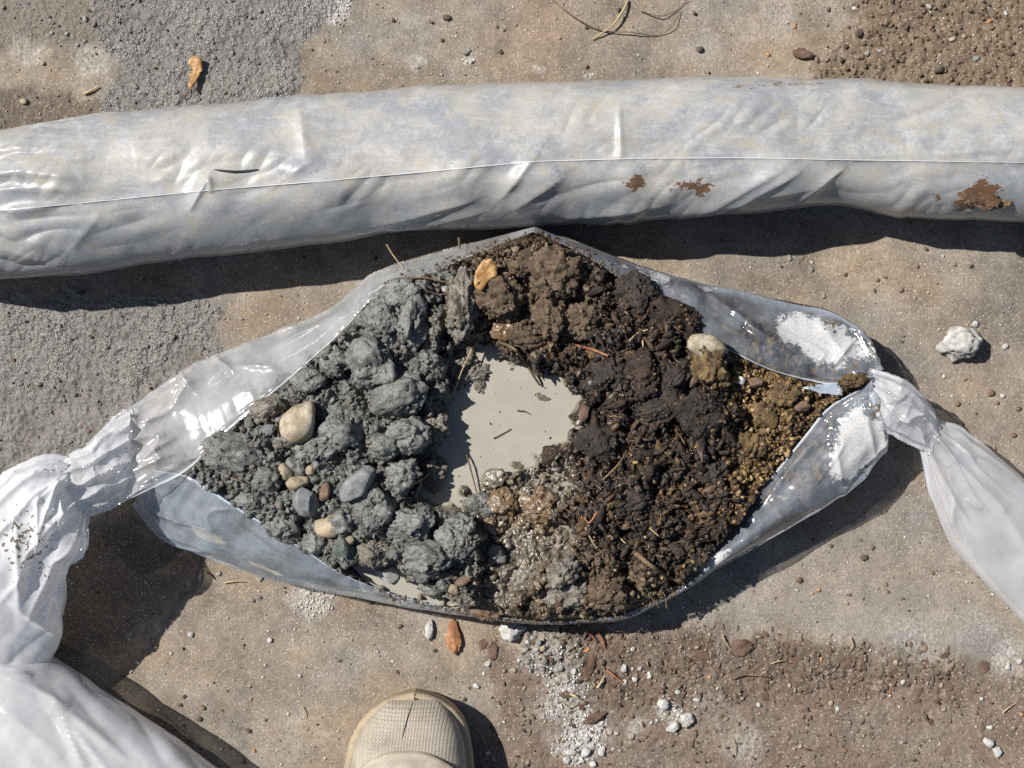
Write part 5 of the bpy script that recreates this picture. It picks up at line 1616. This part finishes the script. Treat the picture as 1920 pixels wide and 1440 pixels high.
fibres('peat_fibres', peat_m + 0.25 * brown_all, 900, 'fine root fibres matted through the black peat', 41, [(0.09, 0.055, 0.034), (0.05, 0.034, 0.025), (0.16, 0.10, 0.06), (0.28, 0.20, 0.12), (0.035, 0.026, 0.02)])
fibres('clay_rootlets', clay_m * (1 - dip) + 0.4 * slur_m, 90, 'hair-thin rootlets in the grey clay', 42, [(0.10, 0.08, 0.06), (0.2, 0.16, 0.11)], 0.35, 0.7, 10, 40)
fl = (pond_m > 0.9) * (CZ < WATER_Z - 0.002)
(i, j), r2 = pick_in(fl * 1.0, 70, 36)
rad = (0.5 + 2.2 * r2.random(70) ** 3) * S
crumbs('floating_specks', np.stack([CX[i, j], CY[i, j], np.full(70, WATER_Z), rad], 1), np.full((70, 3), 0.05), np.full(70, 0.5), 'crumb', 'tiny dark specks floating on the pond', 'specks', 1, 36, 0.4, 2.0)

rim = []
for G, u0, u1 in ((ULG, .70, 1.0), (URG, 0.0, .25), (LRG, 0.0, .36), (LLG, .62, 1.0)):
    n_ = 150
    uu_ = (rng.uniform(u0, u1, n_) * (G.shape[0] - 1)).astype(int)
    vv_ = (rng.random(n_) ** 2 * G.shape[1] * 0.35).astype(int)
    q = G[uu_, vv_] + rng.normal(0, 1.2 * S, (n_, 3)) * [1, 1, .2]
    rim.append(np.c_[q, (0.8 + 3.6 * rng.random(n_) ** 2.5) * S])
rim = np.vstack(rim)
crumbs('rim_crumbs', rim, np.array([(0.11, 0.08, 0.05), (0.07, 0.05, 0.035), (0.16, 0.13, 0.095)])[rng.integers(0, 3, len(rim))], np.full(len(rim), .4), 'crumb', 'muddy crumbs stuck along the cut edge of the open bag', 'crumbs', 1, 37, .8, 1.6)

# ------------------------------------------------------------------ things lying on the ground around
def where(px, py):
    if py < 170:
        if px < 620:
            return 'on the wet ground at the top left'
        if px < 1250:
            return 'on bare ground above the long bag, centre'
        return 'on the ground above the long bag, right'
    if px < 470 and py < 900:
        return 'on the wet grey mud left of the open bag'
    if px < 640 and py > 1000:
        return 'on bare ground left of the boot'
    if px > 1640 and py < 800:
        return 'on bare ground right of the knot'
    if py > 1150 and px < 1300:
        return 'on the ground between the boot and the open bag'
    if py > 1180:
        return 'on the bark-strewn ground at the lower right'
    if py < 620:
        return 'on the strip of ground under the long bag'
    return 'on bare ground below the right end of the open bag'


def ground_lump(px, py, rx, ry=None, kind='white_crumb', style='crumbly', label=None, rot=None, h=0.7):
    ry = ry or rx
    rz = h * min(rx, ry)
    nm = {'white_crumb': 'chalky_crumb', 'grey_crumb': 'clay_crumb', 'dark_clod': 'soil_clod', 'mud_crumb': 'mud_crumb'}.get(kind, 'pebble')
    word = {'white_crumb': 'white chalky crumb', 'grey_crumb': 'dry grey clay crumb', 'dark_clod': 'dark soil clod', 'mud_crumb': 'grey mud crumb', 'tan_stone': 'tan pebble', 'orange_pebble': 'orange pebble', 'brown_pebble': 'brown pebble', 'pale_stone': 'pale grey pebble', 'blue_stone': 'blue-grey pebble', 'granite': 'cream pebble', 'green_stone': 'dark grey-green pebble'}[kind]
    sz = 'tiny ' if rx < 5.5 else ('small ' if rx < 9 else '')
    lab = label or single_out(f'{sz}{word}', px, py, GROUND_MARKS)
    o = put(nm, lump(style, kind, int(px * 7 + py) % 6, 3 if rx < 14 else 4), px, py, ground_z(px, py) + rz * S * 0.62, (rx, ry, rz), random.uniform(0, 6.28) if rot is None else rot, lab, 'crumb' if 'crumb' in nm else ('clod' if 'clod' in nm else 'pebble'), None if label else word + 's ' + where(px, py))
    return o


ground_lump(1798, 646, 40, 34, 'white_crumb', 'clay', 'big white chalky chunk on bare ground right of the knot', 0.3, 0.95)
ground_lump(961, 1180, 22, 21, 'white_crumb', 'rubble', 'rounded white chunk against the lower edge of the open bag', 0.2, 0.8)
ground_lump(805, 1184, 8, 19, 'white_crumb', 'rubble', 'narrow white chip left of the red bark chip', -0.1, 0.9)
for t in """1828 608 9 w|1885 650 9 w|872 98 9 g|878 94 7 g|868 112 5 w|607 76 6 g|640 60 4 w|893 1287 9 w|915 1245 9 w|907 1263 5 w|837 1190 5 w|708 1222 5 w|736 1240 4 w|1217 1266 9 w|1170 1253 10 w|1186 1254 5 w
1200 1253 6 w|1172 1279 8 w|1190 1274 8 w|1127 1288 7 w|1186 1217 7 w|1270 1296 10 w|1243 1322 13 w|1288 1350 17 w|1262 1364 16 w|1156 1375 6 w|1150 1404 7 w|1221 1355 6 w|1232 1351 5 w|1075 1380 8 w|1085 1395 10 w|1098 1410 12 w
1070 1410 12 w|1062 1425 10 w|1112 1432 9 w|1128 1408 12 w|1090 1425 9 w|1100 1385 8 w|1125 1370 6 w|985 1218 8 g|1000 1232 9 g|1005 1218 7 w|990 1240 8 g|1020 1240 10 g|1035 1250 11 g|1050 1252 10 g|1017 1255 8 g|1076 1259 8 w
1000 1195 8 g|990 1205 7 w|1010 1205 7 g|1030 1225 7 g|1045 1235 8 g|245 1190 7 g|233 1199 6 g|278 1196 7 g|282 1210 6 g|291 1214 6 g|276 1218 5 g|257 1242 6 w|246 1258 7 w|238 1228 6 g|222 1240 5 w
358 1190 8 w|506 1201 7 w|497 1247 4 p|562 1267 4 p|540 1338 5 p|470 1311 5 t|476 1408 6 o|465 1370 7 d|374 1348 7 d|380 1327 8 b|338 1322 5 d|345 1306 5 d|488 1086 8 g|484 1120 9 g|410 1076 8 g|473 1126 6 g|320 1225 5 w|415 1405 5 w
1853 1392 12 w|1870 1410 13 w|1856 1364 9 w|1558 1318 7 t|1570 1329 7 w|1651 1279 8 t|1693 1279 7 p|1680 1243 8 t|1706 1352 6 t|1890 1250 10 w|1912 1240 8 w|1498 1088 8 b|1535 1106 5 o|1524 1113 4 o|1660 1095 7 t|1664 1109 6 b
1748 1073 6 b|1620 1046 9 d|1558 1023 5 d|1587 1130 5 t|1494 1107 5 p|838 33 9 d|932 50 5 d|939 97 6 d|828 75 5 d|1160 18 6 d|1490 48 7 o|1440 102 5 o|1602 15 8 w|1610 61 10 d|1742 12 7 w|1786 72 10 t|1808 67 6 t|1885 25 7 w
1830 110 10 g|1625 100 7 g|1650 95 7 g|1760 130 12 d|1700 50 8 d|1312 92 8 d|1855 40 7 o|1380 150 6 d|43 190 10 t|125 63 6 g|160 35 8 g|97 62 5 g|145 84 5 g|80 118 6 t|435 100 7 d|253 162 8 d|400 107 7 d|268 75 5 d|500 160 5 g|525 48 5 d|488 20 6 d
322 631 8 d|275 649 6 d|88 601 7 d|112 612 7 d|200 652 6 d|310 672 5 d|180 700 6 d|72 720 8 d|25 675 6 b|165 808 6 b|230 790 6 g|30 615 5 g|390 572 5 g|120 560 5 g|340 700 5 d|140 740 5 d|1480 483 8 g|1521 505 8 g|1522 492 5 w|1465 500 4 d|1545 555 7 g
1325 576 5 t|1585 515 6 b|1645 525 6 b|1640 545 5 d|1720 500 5 b|1768 480 5 w|1858 737 9 b|1880 742 6 w|1795 757 7 b|1870 755 6 b|1830 775 4 b|1785 742 4 w|1900 815 8 b|1770 705 5 w|1690 640 5 d|1660 520 6 b|1790 495 6 t|1615 625 5 b
1183 1382 10 t|962 1257 8 t|1018 1216 8 t|983 1290 5 t|945 1258 5 t|1055 1390 5 t|990 1430 7 t|915 1412 7 w|925 1422 8 t|1175 1310 6 t|1306 1312 8 p|1350 1368 6 g|1400 1240 5 t|1330 1190 5 t|1460 1240 5 t|1540 1237 6 o|1605 1317 6 b|1625 1338 5 t
1770 1330 7 t|1830 1362 5 t|1900 1365 6 t|1915 1340 5 o|1762 1395 5 t|1500 1400 5 t|1690 1392 5 p|1422 1322 6 p|1730 1250 8 b|1765 1285 6 t|1895 1290 6 t|1840 1310 5 w|745 1260 5 d|815 1220 5 d|750 1175 6 d|697 1130 6 d|870 1312 6 d|660 1200 4 t|655 1245 4 t
1100 1185 6 t|1330 1270 5 o|1480 1285 6 t|1345 1290 5 w|880 1290 4 b|760 1205 5 t""".replace('\n', '|').split('|'):
    x, y, r, k = t.split()
    k = 'm' if k == 'd' and float(x) < 560 and float(y) < 900 else k
    kd = {'m': 'mud_crumb', 'w': 'white_crumb', 'g': 'grey_crumb', 't': 'tan_stone', 'o': 'orange_pebble', 'b': 'brown_pebble', 'd': 'dark_clod', 'p': 'pale_stone'}[k]
    r = float(r) * ((0.72 if float(r) < 12 else 0.85) if k in 'wg' else 0.8)
    ground_lump(float(x), float(y), r, r * random.uniform(.65, 1.0), kd, 'rubble' if k in 'wgdm' else 'cobble')

# bark and wood on the ground
def chip(px, py, L_, w, rot, mt, label, group=None, h=0.22):
    return put('bark_chip', lump('wood' if L_ > 12 else ('rubble', 'angular', 'wood')[int(px * 3 + py) % 3], mt, int(px + py) % 5, 4 if L_ > 16 else 3), px, py, ground_z(px, py) + w * h * S * 0.7, (L_, w, w * h), rot, label, 'bark chip', group, 0.1)


chip(851, 1195, 32, 13, 1.65, 'bark_red', 'split red-orange bark chip standing out below the open bag', None, .5)
chip(1098, 1252, 28, 15, 1.05, 'bark', 'broad brown bark chip near the grey crumb cluster')
chip(1116, 1346, 22, 8, .35, 'bark', 'dull brown cigar-shaped bark piece above the white crumbs', None, .8)
chip(1318, 1229, 22, 9, .1, 'bark', 'long brown bark piece at the edge of the grey ground')
chip(1390, 1215, 20, 15, .3, 'bark', 'flat triangular brown bark piece at the lower right')
chip(1505, 101, 20, 9, -.15, 'bark', 'brown wood chunk above the long bag at the right', None, .8)
chip(1560, 1247, 14, 6, .1, 'bark', 'grey-brown oblong chip in the bark litter')
chip(1590, 1247, 16, 6, .0, 'bark', 'longer grey-brown oblong chip in the bark litter')
chip(925, 1222, 16, 8, 1.4, 'bark', 'narrow dark bark chip right of the red bark chip')
chip(905, 1210, 11, 8, 1.2, 'bark', 'small dark bark chip between the red chip and the white chunk')
chip(1843, 1252, 13, 10, .9, 'bark', 'squarish brown chip at the far lower right')
BK = 'bark chips strewn on the lower right ground'
for i in range(170):
    if i < 110:
        x = random.uniform(1000, 1780)
        y = random.gauss(1250, 38) if x > 1290 else random.uniform(1185, 1330)
    else:
        x, y = random.uniform(940, 1920), random.uniform(1200, 1440)
    y = min(max(y, 1190), 1438)
    L_ = (3.2 + 6.5 * random.random() ** 1.7) * (1.4 if i % 11 == 0 else 1)
    mt = random.choice(['bark', 'bark', 'bark', 'brown_pebble', 'bark_red' if i % 5 == 0 else 'bark'])
    wd = random.uniform(.3, .65)
    nm_ = ('tiny ' if L_ < 5.5 else '') + ('narrow ' if wd < .42 else 'stubby ' if wd > .55 else '') + {'bark': 'dark brown', 'brown_pebble': 'light brown', 'bark_red': 'reddish'}[mt] + ' bark chip'
    chip(x, y, L_, L_ * wd, random.uniform(0, 6.28), mt, single_out(nm_, x, y, GROUND_MARKS), BK)


def gl(pts, lift=0.002):
    return [(x, y, ground_z(x, y) + lift + (e[0] if e else 0)) for x, y, *e in pts]


gt = [
    (gl([(1178, 0), (1165, 25, .004), (1145, 50, .004), (1110, 74)]), 2.4, 'straw', 'straight dry straw on the ground at the top'),
    (gl([(1030, -5), (1060, 20, .003), (1090, 40, .003), (1130, 58), (1180, 60, .003), (1230, 66), (1260, 50, .003), (1275, 20)]), 1.5, 'root', 'long wiry root looping over the ground at the top'),
    (gl([(1200, 20), (1235, 30, .003), (1262, 22), (1290, 0)]), 1.3, 'root', 'short wiry root beside the looping one at the top'),
    (gl([(157, 176), (170, 170, .001), (185, 162)]), 3.0, 'straw', 'short straw piece on wet ground by the tan pebble'),
    (gl([(1103, 1183), (1112, 1195, .002), (1120, 1206)]), 1.6, 'bark_red', 'thin dark splinter below the open bag'),
    (gl([(1121, 1182), (1128, 1198, .002), (1135, 1217)]), 2.6, 'bark_red', 'orange splinter on the ground below the open bag'),
    (gl([(1137, 1256), (1150, 1266, .002), (1168, 1280)]), 2.8, 'bark_red', 'orange splinter among white crumbs at the lower centre'),
    (gl([(1120, 1290), (1128, 1278, .002), (1132, 1270)]), 3.0, 'straw', 'short pale splinter beside the broad bark chip'),
    (gl([(1068, 1300), (1080, 1306, .002), (1090, 1312)]), 3.2, 'straw', 'pale stick in the dark dust at the lower centre'),
    (gl([(1055, 1318), (1065, 1327, .003), (1082, 1320)]), 1.2, 'straw', 'tiny yellow bent grass blade below the dark dust'),
    (gl([(1375, 1272), (1400, 1265, .003), (1430, 1268, .002), (1445, 1273)]), 2.6, 'root', 'bent brown twig in the bark litter'),
    (gl([(1355, 1190), (1360, 1205, .003), (1372, 1220)]), 1.4, 'straw', 'fine straw at the edge of the bark litter'),
    (gl([(1880, 1337), (1890, 1328, .001), (1902, 1320)]), 1.6, 'straw', 'single pale straw at the far lower right'),
    (gl([(1445, 1245), (1460, 1240, .002), (1475, 1238)]), 1.3, 'straw', 'fine straw inside the bark litter band'),
    (gl([(1595, 1195), (1598, 1212, .002), (1592, 1225)]), 1.4, 'straw', 'curled fibre by the ochre dust patch'),
    (gl([(420, 1093), (440, 1090, .001), (460, 1091)]), 1.6, 'straw', 'straw on the ground under the lower left film'),
    (gl([(388, 1072), (395, 1080, .001), (400, 1086)]), 2.0, 'root', 'dark splinter under the lower left film'),
    (gl([(272, 1088), (277, 1096, .001), (280, 1102)]), 1.3, 'straw', 'tiny straw in the shadow of the left twist'),
    (gl([(567, 1325), (570, 1335, .001), (572, 1345)]), 1.2, 'straw', 'fine pale fibre left of the boot'),
    (gl([(890, 1363), (905, 1380, .002), (912, 1400)]), 1.4, 'straw', 'pale fibre in the shadow edge beside the boot'),
    (gl([(1375, 1385), (1378, 1400, .001), (1380, 1420)]), 1.1, 'straw', 'fine reddish fibre near the lower edge'),
]
for pts, r, mt, lab in gt:
    tubeline('twig' if mt in ('root', 'bark_red') else 'straw', pts, r, mt, lab, 'twig' if mt != 'straw' else 'straw')
o = sheet('dry_leaf', [(352, 112), (364, 104), (378, 112), (381, 128), (374, 142), (366, 158), (356, 168), (352, 158), (358, 146), (352, 138), (364, 130), (360, 122), (353, 121)], ground_z(366, 135) + .004, 'leaf', None, .0007, .004, 5)
tag(o, 'torn orange-brown dry leaf on the wet grey mud at the top', 'leaf')
tubeline('leaf_stem', gl([(356, 166), (350, 176, .002), (340, 183)]), 1.4, 'root', 'dark stem bit below the torn dry leaf', 'stem')


# sand and grit, uncountable
def ground_scatter(name, weight, n, rlo, rhi, palette, label, seed, wet=0.0, stretch=1.2, cat='grit'):
    r2 = np.random.default_rng(seed)
    w = np.clip(weight * (near > 0.5), 0, None)[10:-10, 10:-10]
    k = r2.choice(w.size, n, p=(w / w.sum()).ravel())
    i, j = np.unravel_index(k, w.shape)
    i, j = i + 10, j + 10
    rad = (rlo + (rhi - rlo) * r2.random(n) ** 3) * S
    pts = np.stack([GX[i, j] + r2.uniform(-.5, .5, n) * STEP, GY[i, j] + r2.uniform(-.5, .5, n) * STEP, Z[i, j] + rad * .3, rad], 1)
    pal = np.array(palette)
    c = pal[r2.integers(0, len(pal), n)] * r2.uniform(0.75, 1.25, (n, 1))
    crumbs(name, pts, c, np.full(n, wet), 'crumb', label, cat, 1, seed, 0.7, stretch)


dry = 1 - wetv
ground_scatter('sand_grit', dry * (1 - 0.35 * soil_d), 9500, 0.7, 2.9, [(0.56, 0.53, 0.47), (0.48, 0.43, 0.35), (0.18, 0.135, 0.10), (0.42, 0.33, 0.22), (0.62, 0.60, 0.56), (0.27, 0.26, 0.25)], 'fine pale sand and grit on the bare ground', 61)
ground_scatter('mud_grit', wetv + 0.5 * damp_a + 0.3 * damp_b, 1500, 0.8, 3.6, [(0.19, 0.185, 0.17), (0.15, 0.147, 0.132), (0.23, 0.225, 0.208), (0.12, 0.113, 0.10)], 'small mud grains on the wet grey mud', 62, 0.55)
ground_scatter('soil_crumbs', soil_c + 0.02, 2000, 1.0, 6, [(0.16, 0.115, 0.075), (0.13, 0.09, 0.06), (0.20, 0.15, 0.10), (0.24, 0.19, 0.14)], 'brown soil crumbs at the top right', 63)
ground_scatter('bark_litter', band_d + 0.30 * soil_d, 2400, 0.8, 4.6, [(0.17, 0.122, 0.092), (0.13, 0.09, 0.068), (0.20, 0.15, 0.115), (0.33, 0.27, 0.20)], 'fine bark litter on the lower right ground', 64, 0, 2.4, 'litter')
ground_scatter('lime_grit', np.clip(gritw - 0.15, 0, 1) * sstep(-.3, .5, grit), 3000, 0.5, 3.0, [(0.62, 0.61, 0.58), (0.52, 0.51, 0.48), (0.70, 0.69, 0.66)], 'white lime grit in the pale dust patches', 65)

# ------------------------------------------------------------------ the boot
boot = empty('work_boot', P(770, 1600, 0))
tag(boot, 'tan work boot with a studded rubber toe at the bottom edge', 'boot')
bl = Vector(boot.location)
y_tip = 1297
stations = np.array([0, 6, 16, 32, 55, 85, 115, 150, 200, 260, 330, 420, 500, 570, 615, 640, 650], float)   # px from the tip along the foot
halfw = np.array([2, 32, 56, 79, 99, 112, 119, 123, 122, 116, 106, 94, 92, 88, 70, 40, 4], float)
cenx = np.array([777, 777, 776, 775, 773, 770, 768, 767, 768, 770, 773, 777, 778, 778, 778, 778, 778], float)
sd_ = np.concatenate([np.linspace(0, 1, 30) ** 2 * 120, np.linspace(123, 650, 90)])
hw = np.interp(sd_, stations, halfw)
cxs = np.interp(sd_, stations, cenx)


def boot_ring(d, w, cx_, z, n=40):
    return w


# sole and rand: layered outline
def boot_outline(scale_w, inset):
    L_, R_ = [], []
    for d, w, c in zip(sd_, hw, cxs):
        f = max(0.0, w - inset)
        dd = d + (inset * max(0, 1 - d / 60.0)) - (inset * max(0, (d - 590) / 60))
        L_.append((c - f, y_tip + dd))
        R_.append((c + f, y_tip + dd))
    return L_ + R_[::-1]


def boot_stack(name, layers, mat):
    """closed outline rings at growing heights"""
    Vv, n = [], None
    for inset, z in layers:
        ol = boot_outline(1, inset)
        n = len(ol)
        Vv += [P(x, y, 0.03) * np.array([1, 1, 0]) + np.array([0, 0, z]) for x, y in ol]
    F_ = []
    for k in range(len(layers) - 1):
        for i_ in range(n):
            i2 = (i_ + 1) % n
            a, b = k * n + i_, k * n + i2
            F_ += [(a, b, b + n), (a, b + n, a + n)]
    for base, rev in ((0, True), ((len(layers) - 1) * n, False)):
        c = len(Vv)
        Vv.append(np.mean(Vv[base:base + n], 0))
        F_ += [((base + (i_ + 1) % n, base + i_, c) if not rev else (base + i_, base + (i_ + 1) % n, c)) for i_ in range(n)]
    o = link(name, mesh_np(name, np.array(Vv), np.array(F_)[:, ::-1], M[mat], True), boot)
    o.location = -bl
    return o


boot_stack('sole', [(7, 0.002), (3, 0.006), (2, 0.022), (1, 0.026)], 'boot_sole')
boot_stack('welt', [(2, 0.0262), (0, 0.028), (0.5, 0.033), (5, 0.0358), (14, 0.0362)], 'boot_sole')


def boot_shell(name, d0, d1, inset, hfun, mat, z0=0.034, nd=90, na=90, extra=0.0, stud=True):
    ds = np.linspace(d0, d1, nd)
    rows, uvw = [], []
    for d in ds:
        w = np.interp(d, stations, halfw) - inset * min(1.0, 0.35 + d / 60)
        w = max(w, 1.0)
        c = np.interp(d, stations, cenx)
        hgt = hfun(d) + extra
        th = np.linspace(0, math.pi, na)
        for t in th:
            cx2 = np.sign(math.cos(t)) * abs(math.cos(t)) ** 0.82
            x = c + (w + extra / S) * cx2
            zz = z0 + hgt * math.sin(t) ** 0.80
            q = P(x, y_tip + d, 0.03) * np.array([1, 1, 0]) + np.array([0, 0, zz])
            rows.append(q)
            xx = w * cx2 * (1 + 0.18 * (1 - abs(cx2)))
            uvw.append(((xx + d) * 0.50, (xx - d) * 0.50, 0))
    V_ = np.array(rows)
    at = {'uvw': np.array(uvw)} if stud else None
    o = link(name, mesh_np(name, V_, grid_faces(nd, na), M[mat], True, at), boot)
    o.location = -bl
    return o


def h_toe(d):
    return float(np.interp(d, [12, 16, 26, 45, 75, 120, 180, 260, 330, 400], [0.0, 0.008, 0.016, 0.024, 0.030, 0.034, 0.040, 0.058, 0.075, 0.085]))


boot_shell('toe_cap', 12, 230, 13, h_toe, 'boot_toe', nd=140, na=120)


# smooth leather piece lapped over the toe: an arc-shaped front edge
def vamp():
    nd, na = 110, 100
    rows = []
    for i_ in range(nd):
        for j_ in range(na):
            t = 0.10 * math.pi + 0.80 * math.pi * j_ / (na - 1)
            front = 92 + 70 * abs(math.cos(t)) ** 2.2
            d = front + (430 - front) * (i_ / (nd - 1)) ** 1.4
            w = np.interp(d, stations, halfw) - 13
            c = np.interp(d, stations, cenx)
            lift = 0.0006 + 0.0030 * min(1, i_ / 4) + 0.0030 * math.exp(-((i_ - 8) / 6.0) ** 2) * 0.6
            hgt = h_toe(d) + lift
            cx2 = np.sign(math.cos(t)) * abs(math.cos(t)) ** 0.82
            bumpy = 0.0016 * float(perlin2(np.array(c / 20 + w * cx2 / 30), np.array(d / 30), 801))
            q = P(c + (w + lift / S) * cx2, y_tip + d, 0.03) * np.array([1, 1, 0]) + np.array([0, 0, 0.034 + hgt * math.sin(t) ** 0.80 + bumpy])
            rows.append(q)
    o = link('vamp', mesh_np('vamp', np.array(rows), grid_faces(nd, na), M['boot_vamp'], True), boot)
    o.location = -bl


vamp()


# crack across the toe rubber and the ankle shaft behind
def on_toe(x, d):
    w = np.interp(d, stations, halfw) - 13
    c = np.interp(d, stations, cenx)
    k = np.clip(abs(x - c) / w, 0, 0.98)
    t = math.acos(k ** (1 / 0.82))
    return 0.034 + h_toe(d) * math.sin(t) ** 0.80


pts = [(775, 14), (771, 28), (766, 44), (762, 60), (759, 72)]
rows = []
A = spline(pts, 24)
for k, (x, d) in enumerate(A):
    wv = 0.9 * math.sin(math.pi * (k + 0.5) / 24) + 0.3
    z = on_toe(x, d) + 0.0004
    rows.append([P(x - wv, y_tip + d, 0.03) * [1, 1, 0] + np.array([0, 0, z]), P(x + wv, y_tip + d, 0.03) * [1, 1, 0] + np.array([0, 0, z])])
R_ = np.array(rows)
o = link('crack', mesh_np('crack', R_.reshape(-1, 3), grid_faces(24, 2), M['dark_gap'], True), boot)
o.location = -bl
# shaft
rows = []
for k, z in enumerate(np.linspace(0.036, 0.17, 26)):
    f = k / 25
    for t in np.linspace(0, 2 * math.pi, 48, endpoint=False):
        w = 88 - 8 * math.sin(f * 3.0)
        l = 165 - 45 * sstep(0, 0.6, f)
        x = 777 + w * math.cos(t)
        d = 470 + (165 - l) * 0.9 + l * math.sin(t)
        rows.append(P(x, y_tip + d, 0.03) * [1, 1, 0] + np.array([0, 0, z]))
R_ = np.array(rows)
F_ = grid_faces(26, 48, True)
F3 = np.vstack([F_[:, [0, 1, 2]], F_[:, [0, 2, 3]]])
cc_ = len(R_)
R_ = np.vstack([R_, R_[-48:].mean(0) - np.array([0, 0, 0.03])])
F3 = np.vstack([F3, [[25 * 48 + i_, 25 * 48 + (i_ + 1) % 48, cc_] for i_ in range(48)]])
o = link('shaft', mesh_np('shaft', R_, F3, M['boot_vamp'], True), boot)
o.location = -bl
